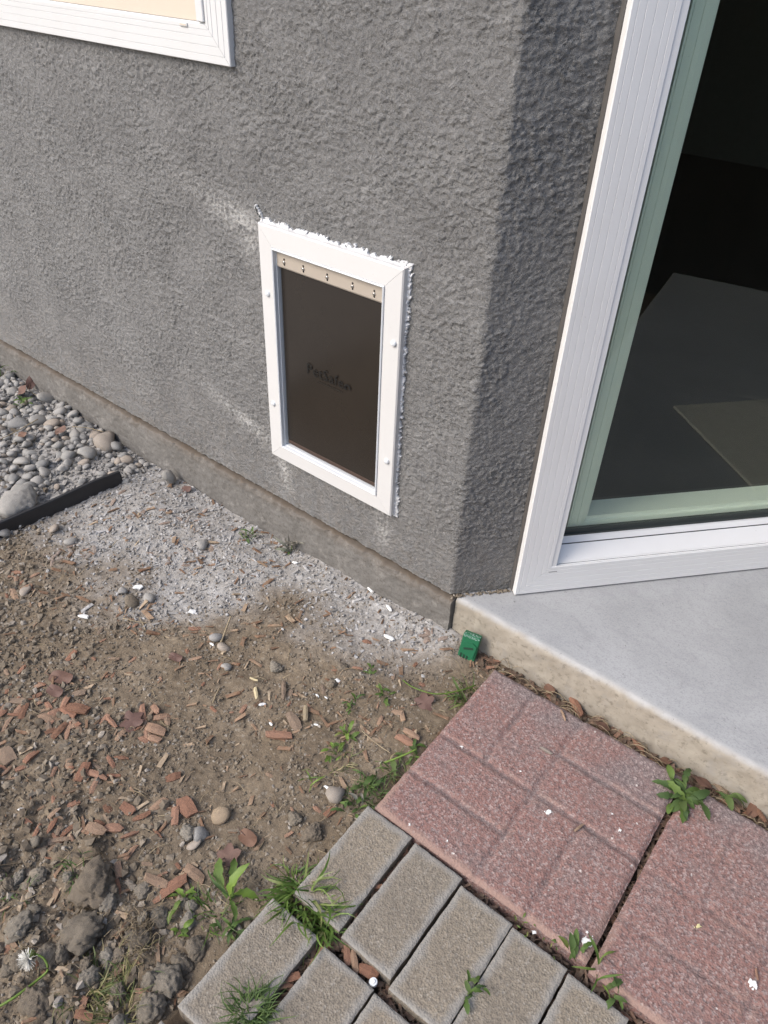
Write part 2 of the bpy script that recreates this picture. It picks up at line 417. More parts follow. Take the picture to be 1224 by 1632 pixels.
M['pebblet'] = mat_island('tan_pebble', [(0, (.30, .24, .185)), (.5, (.38, .315, .25)), (1, (.28, .235, .19))], .75, 70, .3, True, (.40, .38, .35))
M['gravel'] = mat_island('gravel_bits', [(0, (.12, .115, .105)), (.5, (.235, .225, .21)), (1, (.38, .36, .33))], .85, 90, .4, False, (.36, .35, .34))
M['granite'] = mat_plain('granite', (.30, .285, .26), .85, 0, .75, 110, .9, 120)
M['whitestone'] = mat_plain('white_stone', (.66, .64, .60), .8, 0, .12, 80, .4)
M['chip'] = mat_wood('wood_chip', [(0, (.20, .10, .062)), (.25, (.34, .165, .105)), (.55, (.42, .235, .160)), (.8, (.42, .285, .195)), (1, (.26, .20, .15))])
M['dustchip'] = mat_wood('dusty_wood_chip', [(0, (.24, .16, .11)), (.5, (.33, .23, .17)), (1, (.30, .26, .22))], .8)
M['splinter'] = mat_wood('wood_splinters', [(0, (.13, .08, .05)), (.4, (.24, .145, .09)), (.8, (.34, .24, .16)), (1, (.45, .36, .25))], 0, True)
M['bark'] = mat_wood('dark_bark', [(0, (.055, .040, .030)), (.5, (.11, .075, .055)), (.85, (.17, .115, .085)), (1, (.28, .15, .10))], 0, True)
M['straw'] = mat_island('straw', [(0, (.30, .235, .14)), (.5, (.42, .34, .22)), (1, (.20, .14, .085))], .8)
M['leafg'] = mat_leaf('weed_leaf', [(0, (.085, .150, .030)), (.5, (.130, .215, .045)), (.9, (.185, .27, .06)), (1, (.30, .29, .10))], .65)
M['leafd'] = mat_leaf('dark_weed_leaf', [(0, (.070, .125, .036)), (.5, (.100, .170, .046)), (1, (.145, .205, .06))], .7)
M['leaflime'] = mat_leaf('lime_weed_leaf', [(0, (.18, .29, .05)), (.5, (.24, .36, .065)), (1, (.15, .25, .04))])
M['leafdry'] = mat_leaf('dusty_dry_leaf', [(0, (.24, .22, .18)), (.5, (.32, .30, .25)), (1, (.22, .24, .17))], .8, .15)
M['deadleaf'] = mat_leaf('dead_brown_leaf', [(0, (.115, .062, .050)), (.5, (.16, .09, .07)), (1, (.20, .105, .06))], .65, .1)
M['grass'] = mat_leaf('grass_blade', [(0, (.065, .125, .02)), (.4, (.115, .205, .035)), (.75, (.18, .28, .06)), (1, (.28, .29, .11))], .5, .3)
M['grassdry'] = mat_leaf('dry_grass_blade', [(0, (.075, .12, .03)), (.4, (.16, .19, .06)), (.7, (.30, .26, .12)), (1, (.38, .31, .17))], .6, .25)
M['puff'] = mat_plain('dandelion_down', (.66, .65, .60), .9)

# ================================================================== STRUCTURE
def nonuni(*segs):
    out = []
    for a, b, h in segs:
        n = max(1, int(round((b-a)/h))); out.append(np.linspace(a, b, n, endpoint=False))
    out.append(np.array([segs[-1][1]])); return np.concatenate(out)

# ---- ground height
def in_paving(x, y, pad=0.0):
    a = (x-RO[0])*E1[0]+(y-RO[1])*E1[1]; b = (x-RO[0])*E2[0]+(y-RO[1])*E2[1]
    d1 = np.minimum(np.minimum(a+pad, 3.0-a), np.minimum(b+pad+.02, 0.42-b))
    d2 = np.minimum(np.minimum(a+.012+pad, 3.0-a), np.minimum(b-.3, 2.0-b))
    d3 = np.minimum(np.minimum(a+.035+pad, 3.0-a), np.minimum(b-.62, 2.0-b))
    return np.maximum(np.maximum(d1, d2), d3)
def ground_h(x, y):
    x = np.asarray(x, float); y = np.asarray(y, float)
    near = sstep(6, 2.6, np.hypot(x+.4, y+.5))
    h = -0.030 + .0*x
    h = h - .020*sstep(-.16, -.02, y)*sstep(-.28, -.5, x)*sstep(-1.5, -1.1, x)     # trough along the footing
    h = h + .018*sstep(-.12, .0, y)*sstep(-.25, .0, x)*sstep(.12, .02, x)
    h = h + .010*fbm(x, y, .33, 2, .5, 3.1)*near
    hole = np.exp(-(((x+.20)/.20)**2+((y+.50)/.13)**2)); h = h - .016*hole
    cl = sstep(-.70, -.86, y + .35*(x+.1))*sstep(.24, .05, x)*sstep(-.55, -.2, x)   # broken clods towards the camera
    berm = np.exp(-(((x+.12)/.16)**2+((y+.22)/.06)**2)); h = h + .006*berm
    rough = .0055*fbm(x, y, .055, 3, .55, 1.0) + .0028*fbm(x, y, .016, 2, .6, 7.0)
    bil = np.abs(fbm(x, y, .085, 3, .5, 4.4))
    h = h + near*rough*(1+.4*cl) + cl*near*(.022*(bil*2-.35))
    p = in_paving(x, y, .0)
    k = sstep(-.012, .012, p)
    h = h*(1-k) + (-.034+.006*fbm(x, y, .03, 2))*k
    # soil is lower just beside the paving
    # inside house / under patio slab: keep below
    under = sstep(-.002, .02, y)
    h = h*(1-under) + (-.10)*under
    return h
gx = nonuni((-60, -8, 6), (-8, -2.2, .4), (-2.2, -1.2, .012), (-1.2, .45, .0048), (.45, .95, .012), (.95, 4, .2), (4, 60, 6))
gy = nonuni((-60, -8, 6), (-8, -1.35, .3), (-1.35, .02, .0048), (.02, 3, .3), (3, 60, 6))
GX, GY = np.meshgrid(gx, gy, indexing='ij')
GZ = ground_h(GX, GY)
dn = fbm(GX, GY, .16, 4, .6, 2.2); dn2 = fbm(GX, GY, .035, 3, .6, 8.2)
fd = -GY
reach = .44 - .24*sstep(-.55, -.30, GX) - .05*sstep(-.2, .05, GX)
DUST = sstep(reach+.09, reach-.15, fd + .16*dn + .07*dn2)*sstep(.10, .02, GX)
DUST = DUST*(.80+.5*np.clip(dn2, -.6, .5))*sstep(-2.4, -2.0, GX)
DUST = np.maximum(DUST, .75*sstep(-1.0, -1.04, GX)*sstep(-2.6, -2.2, GX))
DUST = np.clip(DUST*(1-.85*np.exp(-(((GX+.33)/.07)**2+((GY+.17)/.05)**2))), 0, 1)
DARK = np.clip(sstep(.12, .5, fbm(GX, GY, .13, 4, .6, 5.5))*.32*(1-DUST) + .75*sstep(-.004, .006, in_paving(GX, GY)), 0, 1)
me = np_mesh('ground', np.stack([GX, GY, GZ], -1).reshape(-1, 3), grid_faces(len(gx), len(gy)), True, {'dust': DUST, 'dark': DARK})
ground = tag(link('ground', me, M['soil']), 'bare brown soil dusted grey along the wall', kind='structure')

def gz(x, y):
    return float(ground_h(np.array([x]), np.array([y]))[0])
def gp(px, py, lift=0.0):
    z = -.03
    for _ in range(6):
        P = on_z(px, py, z); z = gz(P[0], P[1])+lift
    return Vector((P[0], P[1], z))
def pp(px, py, z=0.0):
    P = on_z(px, py, z); return Vector((P[0], P[1], z))

# ---- patio slab
sx_ = nonuni((.016, .9, .006), (.9, 1.27, .06), (1.27, 1.283, .013), (1.283, 1.292, .0045), (1.292, 1.31, .018), (1.31, 4.5, .3))
prof = [(0, -.12, 1), (0, -.06, 1)]
prof += [(0, z, 1) for z in np.linspace(-.055, SLAB_Z-.012, 18)]
prof += [(.001, SLAB_Z-.008, .8), (.003, SLAB_Z-.004, .45), (.007, SLAB_Z-.001, .15), (.012, SLAB_Z, 0.0), (.02, SLAB_Z, 0.0), (.03, SLAB_Z, 0), (.05, SLAB_Z, 0), (.15, SLAB_Z, 0), (.4, SLAB_Z, 0), (1.2, SLAB_Z, 0), (5.2, SLAB_Z, 0)]
SV = np.zeros((len(sx_), len(prof), 3)); ED = np.zeros((len(sx_), len(prof))); RM = np.zeros_like(ED)
for j, (y, z, e) in enumerate(prof):
    n = fbm(sx_, np.full_like(sx_, z*1.0), .05, 4, .6, 9.0); n2 = fbm(sx_, np.full_like(sx_, z), .012, 2, .6, 1.0)
    SV[:, j, 0] = sx_; SV[:, j, 1] = y + (-.0038*n-.0024*n2)*(1 if e > .1 else 0) + .004*fbm(sx_, sx_*0, .25, 2)*(y < .03); SV[:, j, 2] = z
    ED[:, j] = np.clip(e + (.9*n if 0 < e < 1 else 0), 0, 1)
    RM[:, j] = np.clip(sstep(.021, .008, y + .006*fbm(sx_, sx_*0, .03, 4, .65, 3.0))*(1-ED[:, j]), 0, 1)*.6
    jm = (np.abs(sx_-1.2875) < .0035)
    SV[jm, j, 2] -= .009*(y > .0005)
slab = link('patio_slab', np_mesh('patio_slab', SV.reshape(-1, 3), grid_faces(len(sx_), len(prof)), True, {'edge': ED, 'rim': RM}), M['concrete'])
tag(slab, 'pale grey concrete patio slab with a tan edge', kind='structure')
# left end of the slab, butting the footing
lv = [tuple(SV[0, j]) for j in range(len(prof)-7)]
lf = [(x, .06, z) for x, y, z in lv]
fcs = [(i, i+1, i+1+len(lv), i+len(lv)) for i in range(len(lv)-1)]
se = link('slab_end', py_mesh('slab_end', lv+lf, fcs), M['concrete'], slab)
at = se.data.attributes.new('edge', 'FLOAT', 'POINT'); at.data.foreach_set('value', [1.0]*len(se.data.vertices))

# ================================================================== HOUSE
house = tag(empty('house', (0, 0, 0)), 'grey stucco house corner with white framed openings', 'house')

# openings
PD = (-.5235, -.1602, .2189, .7546)            # pet door x0 x1 z0 z1
PDI = (-.4835, -.2045, .2565, .7125)
WN = (-1.62, -.573, 1.010, 1.95)               # window
DR = (.1375, 1.97, .0815, 2.10)                # sliding door (s0 s1 z0 z1)

# ---- stucco shell: one skin running round the chamfered corner
rC = .013; tl = rC*math.tan(BA/2); arc = rC*BA
u_ = nonuni((-3.2, -2.05, .08), (-2.05, -1.7, .006), (-1.7, -tl, .0021), (-tl, -tl+arc, .0022), (-tl+arc, .22, .0026), (.22, 2.2, .09))
w_ = nonuni((.0815, 1.24, .0021), (1.26, 2.5, .08))
U, Wz = np.meshgrid(u_, w_, indexing='ij')
h = fbm(U, Wz*1.2, .0125, 3, .6, 0.0)
big = fbm(U, Wz, .11, 3, .5, 3.3)
patchy = .75+.5*fbm(U, Wz, .2, 2, .5, 6.6)
crk = np.abs(fbm(U*.8, Wz*1.2, .017, 3, .6, 12.0))
ruf = sstep(-.35, .30, fbm(U, Wz, .16, 3, .55, 21.0))
h2 = fbm(U*.75, Wz*1.25, .020, 4, .62, 31.0)
D = .0019*sstep(-.06, .16, h)*(.6+.5*ruf) + .0012*sstep(.02, .14, h2)*(.3+.7*ruf) + .0012*fbm(U, Wz, .0062, 2, .7, 2.0) - .0016*sstep(.05, .0, crk)*sstep(.0, .3, big) + .0014*big
D = D*(1-.35*sstep(.30, .12, Wz))
lowedge = sstep(.098, .0815, Wz)
D = D + lowedge*(.0022*fbm(U, Wz, .03, 2, .5, 9.9))
PX = np.where(U <= -tl, U, 0.0); ang = np.clip((U+tl)/rC, 0, BA)
cx, cy = -tl, rC
posx = np.where(U <= -tl, U, np.where(U < -tl+arc, cx+rC*np.sin(ang), BT[0]*(tl+U+tl-arc)))
posy = np.where(U <= -tl, 0.0, np.where(U < -tl+arc, cy-rC*np.cos(ang), BT[1]*(tl+U+tl-arc)))
nx, ny = np.sin(ang), -np.cos(ang)
zz = Wz + np.where(np.arange(len(w_))[None, :] == 0, .0055*fbm(U, U*0, .03, 4, .65, 4.0), 0)
SVv = np.stack([posx+nx*D, posy+ny*D, zz], -1).reshape(-1, 3)
sB = U+2*tl-arc
uc = (u_[:-1]+u_[1:])/2; wc = (w_[:-1]+w_[1:])/2
UC, WC = np.meshgrid(uc, wc, indexing='ij'); SC = UC+2*tl-arc
keep = ~((UC > PD[0]+.012) & (UC < PD[1]-.012) & (WC > PD[2]+.012) & (WC < PD[3]-.012))
keep &= ~((UC > WN[0]+.02) & (UC < WN[1]-.02) & (WC > WN[2]+.02) & (WC < WN[3]-.02))
keep &= ~((SC > DR[0]+.02) & (SC < DR[1]-.02) & (WC < DR[3]-.02))
# pale streaks running past the corners of the cut-out
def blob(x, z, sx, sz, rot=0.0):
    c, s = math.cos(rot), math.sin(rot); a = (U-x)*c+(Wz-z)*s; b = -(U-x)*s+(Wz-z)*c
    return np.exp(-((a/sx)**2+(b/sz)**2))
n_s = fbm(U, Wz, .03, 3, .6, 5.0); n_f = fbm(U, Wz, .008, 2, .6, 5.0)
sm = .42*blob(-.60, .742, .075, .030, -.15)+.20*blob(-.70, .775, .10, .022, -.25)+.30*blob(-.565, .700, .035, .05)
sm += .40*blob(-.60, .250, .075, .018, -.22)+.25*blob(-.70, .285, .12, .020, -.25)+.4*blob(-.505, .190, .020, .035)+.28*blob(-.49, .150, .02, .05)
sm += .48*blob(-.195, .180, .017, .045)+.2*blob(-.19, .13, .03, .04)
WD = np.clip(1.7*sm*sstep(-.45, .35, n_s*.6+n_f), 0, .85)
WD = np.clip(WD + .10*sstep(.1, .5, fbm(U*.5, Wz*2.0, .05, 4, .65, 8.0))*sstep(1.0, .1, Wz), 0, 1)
# worn bare arris at the foot of the corner
WD = np.clip(WD + .7*np.exp(-((U+.002)/.006)**2)*sstep(.16, .09, Wz)*sstep(-.05, .3, n_f), 0, 1)
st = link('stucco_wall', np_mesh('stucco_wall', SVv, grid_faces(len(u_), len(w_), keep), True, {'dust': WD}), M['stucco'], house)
# underside lip so that the skin has thickness
lipx = posx[:, 0]; lipy = posy[:, 0]; k0 = sB[:, 0] < DR[0]+.02
lp = []
for i in np.where(k0)[0][::4]:
    lp.append((SVv.reshape(len(u_), len(w_), 3)[i, 0], (lipx[i]-nx[i, 0]*.03, lipy[i]-ny[i, 0]*.03, .084)))
lvv = [tuple(a) for a, b in lp]+[b for a, b in lp]; nn = len(lp)
link('stucco_lip', py_mesh('stucco_lip', lvv, [(i, i+1, i+1+nn, i+nn) for i in range(nn-1)]), M['found'], house)

# ---- footing
fx = nonuni((-3.2, -2.0, .08), (-2.0, .0125, .0045))
FO = -.0125
fpro = [(FO, z, 0) for z in np.linspace(-.13, .066, 46)] + [(FO+.0012, .0695, .5), (FO+.004, .0715, .9), (FO+.008, .0725, 1), (FO+.013, .073, 1), (.03, .0735, 1)]
FV = np.zeros((len(fx), len(fpro), 3)); FL = np.zeros((len(fx), len(fpro)))
for j, (y, z, l) in enumerate(fpro):
    zc = np.full_like(fx, z)
    n = fbm(fx, zc, .07, 4, .6, 3.0); n2 = fbm(fx, zc*1.5, .014, 3, .6, 6.0)
    FV[:, j, 0] = fx
    FV[:, j, 1] = y - (.0050*n+.0030*n2) + (.004*fbm(fx, zc*0, .3, 2) if y < 0 else 0)
    crack = .009*sstep(.14, .0, np.abs(fbm(fx, zc*0, .09, 3, .6, 2.0)))*np.exp(-((z-.068)/.004)**2)
    FV[:, j, 1] += crack
    FV[:, j, 2] = z + (.0065*fbm(fx, zc*0, .06, 4, .65, 7.0) if z > .05 else 0)
    FL[:, j] = np.clip(l*.85 + .28*fbm(fx, zc, .05, 3)*(z > .04) + .35*sstep(.045, .066, z)*(l == 0), 0, 1)
FV[-1, :, 0] -= .0
ft = link('foundation', np_mesh('foundation', FV.reshape(-1, 3), grid_faces(len(fx), len(fpro)), True, {'ledge': FL}), M['found'], house)
# return face of the footing at the slab
rv = [tuple(FV[-1, j]) for j in range(len(fpro)-1)]; rn = len(rv)
rb = [(x+.004, .05, z) for x, y, z in rv]
link('foundation_return', py_mesh('foundation_return', rv+rb, [(i, i+rn, i+1+rn, i+1) for i in range(rn-1)]), M['found'], house)

# ---- frames swept round a rectangle, mitred, one rail per side
def rails(fn, rect, profile, mat, parent, names, gap=.0004):
    s0, s1, z0, z1 = rect; out = []
    for side in range(4):
        V = []
        for w, o in profile:
            cs = [(s0+w, z0+w), (s1-w, z0+w), (s1-w, z1-w), (s0+w, z1-w)]
            a, b = cs[side], cs[(side+1) % 4]
            d = (np.sign(b[0]-a[0])*gap, np.sign(b[1]-a[1])*gap)
            V += [fn(a[0]+d[0], o, a[1]+d[1]), fn(b[0]-d[0], o, b[1]-d[1])]
        F = [(2*i, 2*i+1, 2*i+3, 2*i+2) for i in range(len(profile)-1)]
        F.append(tuple(range(0, len(V), 2))); F.append(tuple(range(1, len(V), 2))[::-1])
        out.append(link(names[side], py_mesh(names[side], V, F), mat, parent))
    return out
def grooves(w0, w1, o, cuts, gw=.0016, gd=.0007):
    p = [(w0, o)]
    for c in cuts:
        p += [(c-gw/2, o), (c-gw*.3, o-gd), (c+gw*.3, o-gd), (c+gw/2, o)]
    p.append((w1, o)); return p

# ---- sliding door
sd = tag(link('sliding_door', py_mesh('sliding_door', [], []), M['doorvinyl'], house), 'white framed sliding patio door with green tinted glass')
bm = bmesh.new()      # the door's own inner frame: jamb liners and head
for a, b in (((DR[0]+.070, -.11, DR[2]+.06), (DR[0]+.084, .0235, DR[3]-.01)), ((DR[1]-.084, -.11, DR[2]+.06), (DR[1]-.070, .0235, DR[3]-.01)), ((DR[0]+.085, -.11, DR[3]-.084), (DR[1]-.085, .0235, DR[3]-.07))):
    box_bm(bm, Bp, a, b, .001)
sd.data = bm_mesh('sliding_door', bm); sd.data.materials.append(M['doorvinyl'])
prf = [(0, -.004), (0, .0235), (.0015, .025)] + grooves(.0015, .071, .025, [.010, .022, .036, .052, .0625])[1:] + [(.072, .024), (.072, -.01)]
rails(Bp, DR, prf, M['doorvinyl'], sd, ['bottom_rail', 'side_rail', 'top_rail', 'side_rail'])
# sill: channel, sloping band, glass stop
sl = [(.0235, .1545), (.019, .1515), (.0165, .1515), (.0145, .157), (-.0085, .1855), (-.0092, .1850), (-.0098, .1868), (-.0165, .1965), (-.0172, .2000), (-.0215, .2000), (-.0215, .11)]
V = []
for o, z in sl: V += [Bp(DR[0]+.0845, o, z), Bp(DR[1]-.0845, o, z)]
link('sill', py_mesh('sill', V, [(2*i, 2*i+1, 2*i+3, 2*i+2) for i in range(len(sl)-1)]), M['doorvinyl'], sd)
for o_, z_ in ((.0175, .1522), (-.0088, .1856)):
    box('sill_joint', Bp, (DR[0]+.085, o_-.0006, z_-.0004), (DR[1]-.085, o_+.0008, z_+.0014), M['gasket'], sd)
# gasket, glass, sash behind the glass
gs0, gs1, gz0, gz1 = DR[0]+.0845, DR[1]-.0845, .2005, DR[3]-.0845
rails(Bp, (gs0, gs1, gz0, gz1), [(0, -.017), (.004, -.017), (.004, -.0215), (.012, -.0225), (.012, -.032), (0, -.032)], M['gasket'], sd, ['gasket']*4)
box('glass_pane', Bp, (gs0+.002, -.0285, gz0+.002), (gs1-.002, -.0235, gz1-.002), M['glass'], sd)
mid = (gs0+gs1)/2
sash = (gs0+.035, mid+.04, gz0-.024, gz1-.01)
sp = [(0, -.10), (0, -.034)] + grooves(.0, .030, -.034, [.004, .020], .0016, .0015)[1:] + [(.031, -.037), (.041, -.039), (.0415, -.046), (.049, -.047), (.049, -.10)]
rails(Bp, sash, sp, M['sash'], sd, ['sash_rail', 'sash_stile', 'sash_rail', 'sash_stile'])
box('threshold', Bp, (gs0, -.16, .10), (gs1, -.035, .185), M['gasket'], sd)
bm = bmesh.new(); n = 120; pv = None      # sealant bead against the stucco
for i in range(n+1):
    z = .084 + (1.25-.084)*i/n; wv = .0045+.0018*mnoise.noise(Vector((0, 0, z*30)))
    row = [bm.verts.new(Bp(DR[0]-wv, .003, z)), bm.verts.new(Bp(DR[0]-wv*.5, .008+.002*mnoise.noise(Vector((3, 0, z*40))), z)), bm.verts.new(Bp(DR[0]+.0008, .012, z)), bm.verts.new(Bp(DR[0]+.0008, .0, z))]
    if pv:
        for q in range(3): bm.faces.new((pv[q], pv[q+1], row[q+1], row[q]))
    pv = row
link('sealant_bead', bm_mesh('sealant_bead', bm, True), M['sealant'], sd)
bm = bmesh.new()
for q, (a, b) in enumerate((((.205, .0253, .1395), (.224, .0257, .1403)),)):
    box_bm(bm, Bp, a, b)
link('scratch', bm_mesh('scratch', bm), M['hole'], sd)

# ---- dark room behind
zf, zc = .105, 2.42
poly = [(-3.1, .12), (-.06, .12)]
q = Bp(.0, -.16, 0); q2 = Bp(2.3, -.16, 0)
poly = [(-3.1, .14), (q[0], q[1]), (q2[0], q2[1]), (q2[0], 4.6), (-3.1, 4.6)]
V = [(x, y, zf) for x, y in poly]+[(x, y, zc) for x, y in poly]
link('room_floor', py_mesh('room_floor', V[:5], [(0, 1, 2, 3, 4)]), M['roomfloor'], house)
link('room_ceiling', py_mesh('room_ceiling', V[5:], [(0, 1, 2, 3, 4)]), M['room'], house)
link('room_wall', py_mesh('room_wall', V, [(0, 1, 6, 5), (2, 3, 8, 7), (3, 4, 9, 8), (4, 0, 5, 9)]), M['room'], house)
rp = [(-3.2, 0), (0, 0), (BT[0]*2.4, BT[1]*2.4), (BT[0]*2.4, 4.8), (-3.2, 4.8)]
bm = bmesh.new()
lo = [bm.verts.new((x, y, 2.49)) for x, y in rp]; hi = [bm.verts.new((x, y, 2.62)) for x, y in rp]
bm.faces.new(lo); bm.faces.new(hi)
for i in range(5): bm.faces.new((lo[i], lo[(i+1) % 5], hi[(i+1) % 5], hi[i]))
link('roof', bm_mesh('roof', bm), M['found'], house)
link('back_wall', py_mesh('back_wall', [(-3.2, 0, -.1), (-3.2, 4.8, -.1), (BT[0]*2.4, 4.8, -.1), (BT[0]*2.4, BT[1]*2.4, -.1), (-3.2, 0, 2.55), (-3.2, 4.8, 2.55), (BT[0]*2.4, 4.8, 2.55), (BT[0]*2.4, BT[1]*2.4, 2.55)], [(0, 1, 5, 4), (1, 2, 6, 5), (2, 3, 7, 6)]), M['found'], house)

# ---- window, upper left
wd = tag(link('window', py_mesh('window', [], []), M['vinyl'], house), 'white framed window with a beige shade, cut off by the top edge')
prf = [(0, -.002), (0, .0115), (.0012, .013)] + grooves(.0012, .058, .013, [.013, .027, .041, .051], .0016, .0008)[1:] + [(.059, .012), (.059, .002)]
rails(Ap, WN, prf, M['vinyl'], wd, ['bottom_rail', 'side_rail', 'top_rail', 'side_rail'])
bm = bmesh.new()
wi = (WN[0]+.0595, WN[1]-.0595, WN[2]+.0595, WN[3]-.0595)
for a, b in (((wi[0], -.03, wi[2]-.002), (wi[1], .0095, wi[2]+.002)), ((wi[0], -.03, wi[3]-.006), (wi[1], .012, wi[3])), ((wi[0], -.03, wi[2]+.0025), (wi[0]+.02, .016, wi[3]-.0065)), ((wi[1]-.020, -.03, wi[2]+.0025), (wi[1], .016, wi[3]-.0065))):
    box_bm(bm, Ap, a, b, .0015)
wd.data = bm_mesh('window', bm); wd.data.materials.append(M['vinyl'])
box('shade', Ap, (wi[0]+.0205, -.024, wi[2]+.0025), (wi[1]-.0205, .0085, wi[3]-.0065), M['shade'], wd, .001)
P = on_y(288, 39, -.02)
box('weep_cover', Ap, (P[0]-.011, .0125, P[2]-.003), (P[0]+.011, .0155, P[2]+.003), M['petwhite'], wd, .001)
box('weep_slot', Ap, (P[0]-.008, .0152, P[2]-.0012), (P[0]+.008, .0158, P[2]+.0012), M['shade'], wd)

# ---- pet door
pdp = [(0, -.002), (0, .0160), (.0025, .0185), (.030, .0195), (.0385, .0195), (.0388, .018)]
pd = tag(link('pet_door', py_mesh('pet_door', [], []), M['bluewhite'], house), 'white framed pet door with a dark smoked flap')
rails(Ap, PD, pdp, M['petwhite'], pd, ['bottom_rail', 'side_rail', 'top_rail', 'side_rail'], .00025)
lip = (PD[0]+.0390, PD[1]-.0390, PD[2]+.0375, PD[3]-.0390)
V = []; F = []
lpp = [(0, .016), (.0003, .0215), (.0022, .0228), (.0040, .0215), (.0045, .0135), (.0060, .0130), (.0062, .002)]
for w, o in lpp:
    V += [Ap(lip[0]+w, o, lip[2]+w), Ap(lip[1]-w, o, lip[2]+w), Ap(lip[1]-w, o, lip[3]-w), Ap(lip[0]+w, o, lip[3]-w)]
for i in range(len(lpp)-1):
    for k in range(4): F.append((4*i+k, 4*i+(k+1) % 4, 4*i+4+(k+1) % 4, 4*i+4+k))
pd.data = py_mesh('pet_door', V, F); pd.data.materials.append(M['bluewhite'])
fi = (lip[0]+.0065, lip[1]-.0065, lip[2]+.0065, lip[3]-.0065)
# flap: slightly bowed sheet
nu, nv = 14, 22; FVv = []
for i in range(nu):
    for j in range(nv):
        a = i/(nu-1); b = j/(nv-1)
        FVv.append(Ap(fi[0]+.004+a*(fi[1]-fi[0]-.008), .0070+.0018*math.sin(math.pi*a)*(1-b*.6)+.0008*math.sin(2*math.pi*a+1)*(1-b), fi[2]+.004+b*(fi[3]-fi[2]-.006)))
link('flap', np_mesh('flap', FVv, grid_faces(nu, nv)), M['flap'], pd)
box('backing', Ap, (fi[0], .0005, fi[2]), (fi[1], .0030, fi[3]), M['gasket'], pd)
hz = fi[3]-.031
V = [Ap(fi[0], .0115, hz), Ap(fi[1], .0115, hz), Ap(fi[1], .0135, hz+.003), Ap(fi[0], .0135, hz+.003), Ap(fi[1], .0125, fi[3]), Ap(fi[0], .0125, fi[3]), Ap(fi[0], .006, hz), Ap(fi[1], .006, hz)]
link('hinge_strip', py_mesh('hinge_strip', V, [(0, 1, 2, 3), (3, 2, 4, 5), (6, 7, 1, 0)]), M['alu'], pd)
def disc_mesh(name, r, hgt, dome=True, seg=14):
    bm = bmesh.new()
    prof = [(r, 0), (r, hgt*.35), (r*.82, hgt*.75), (r*.45, hgt*.97), (0, hgt)] if dome else [(r, 0), (r, hgt), (0, hgt)]
    rings = []
    for rr, zz_ in prof:
        if rr == 0: rings.append([bm.verts.new((0, -zz_, 0))])
        else: rings.append([bm.verts.new((rr*math.cos(2*math.pi*k/seg), -zz_, rr*math.sin(2*math.pi*k/seg))) for k in range(seg)])
    for a, b in zip(rings[:-1], rings[1:]):
        for k in range(seg):
            if len(b) == 1: bm.faces.new((a[k], a[(k+1) % seg], b[0]))
            else: bm.faces.new((a[k], a[(k+1) % seg], b[(k+1) % seg], b[k]))
    return bm_mesh(name, bm, True)
scr = disc_mesh('screw', .0034, .0030); scr.materials.append(M['steel'])
cap = disc_mesh('screw_cap', .0062, .0045); cap.materials.append(M['bluewhite'])
hol = disc_mesh('screw_slot', .0021, .0004, False, 10); hol.materials.append(M['hole'])
for px, py in ((454, 416), (484.5, 427.5), (522.5, 441), (563, 455.5), (597.5, 468)):
    P = on_y(px, py, -.0112)
    o = link('screw', scr, None, pd); o.location = (P[0], -.0130, hz+.0135)
    o = link('screw_slot', hol, None, pd); o.location = (P[0], -.0132, hz+.0190)
    o = link('screw_slot', hol, None, pd); o.location = (P[0]+.0004, -.0132, hz+.0085)
for px, py in ((427, 468), (436, 643), (627.5, 547.5), (616.5, 735)):
    P = on_y(px, py, -.0195)
    o = link('screw_cap', cap, None, pd); o.location = (P[0], -.0192, P[2])
box('magnet_strip', Ap, (fi[0]+.006, .007, fi[2]+.006), (fi[1]-.006, .0102, fi[2]+.014), M['brownstrip'], pd, .001)
# lettering on the flap
def text_mesh(txt, size):
    cu = bpy.data.curves.new('lettering', 'FONT'); cu.body = txt; cu.size = size; cu.offset = 0.0; cu.space_character = 1.08
    cu.align_x = 'LEFT'; cu.resolution_u = 2
    o = bpy.data.objects.new('t', cu); C.objects.link(o)
    bpy.context.view_layer.update()
    me = bpy.data.meshes.new_from_object(o.evaluated_get(bpy.context.evaluated_depsgraph_get()))
    bpy.data.objects.remove(o); return me
P0 = on_y(492, 589, -.0055); P1 = on_y(549, 612.5, -.0055)
tm = text_mesh('PetSafe', .030)
co_ = np.zeros(len(tm.vertices)*3); tm.vertices.foreach_get('co', co_); co_ = co_.reshape(-1, 3)
sc = (P1[0]-P0[0])/(co_[:, 0].max()-co_[:, 0].min())
co_ = np.stack([P0[0]+(co_[:, 0]-co_[:, 0].min())*sc, np.full(len(co_), -.0105), P0[2]-.006+co_[:, 1]*sc*1.05], -1)
tm.vertices.foreach_set('co', co_.ravel()); tm.materials.clear()
link('lettering', tm, M['letter'], pd)
# small house-shaped emblem: arch with a notch
bm = bmesh.new(); ex, ez = P1[0]+.0118, P0[2]+.0005; no, R1, R2 = 16, .0075, .0042
ou = [(ex+R1*1.15*math.cos(t), ez+R1*math.sin(t)) for t in np.linspace(-.5, math.pi*1.05, no)]
inn = [(ex+R2*1.15*math.cos(t), ez-.001+R2*math.sin(t)) for t in np.linspace(-.35, math.pi*.95, no)]
vo = [bm.verts.new((x, -.0105, z)) for x, z in ou]; vi = [bm.verts.new((x, -.0105, z)) for x, z in inn]
for i in range(no-1): bm.faces.new((vo[i], vo[i+1], vi[i+1], vi[i]))
v4 = [bm.verts.new((ex+dx, -.0105, ez+dz)) for dx, dz in ((-.0092, .0004), (-.0092, -.0058), (-.0018, -.0058), (-.0040, .0002))]
bm.faces.new(v4)
link('emblem', bm_mesh('emblem', bm), M['letter'], pd)
bm = bmesh.new()      # second printed line, too faint to read: a row of dull strokes
xx = P0[0]+.030
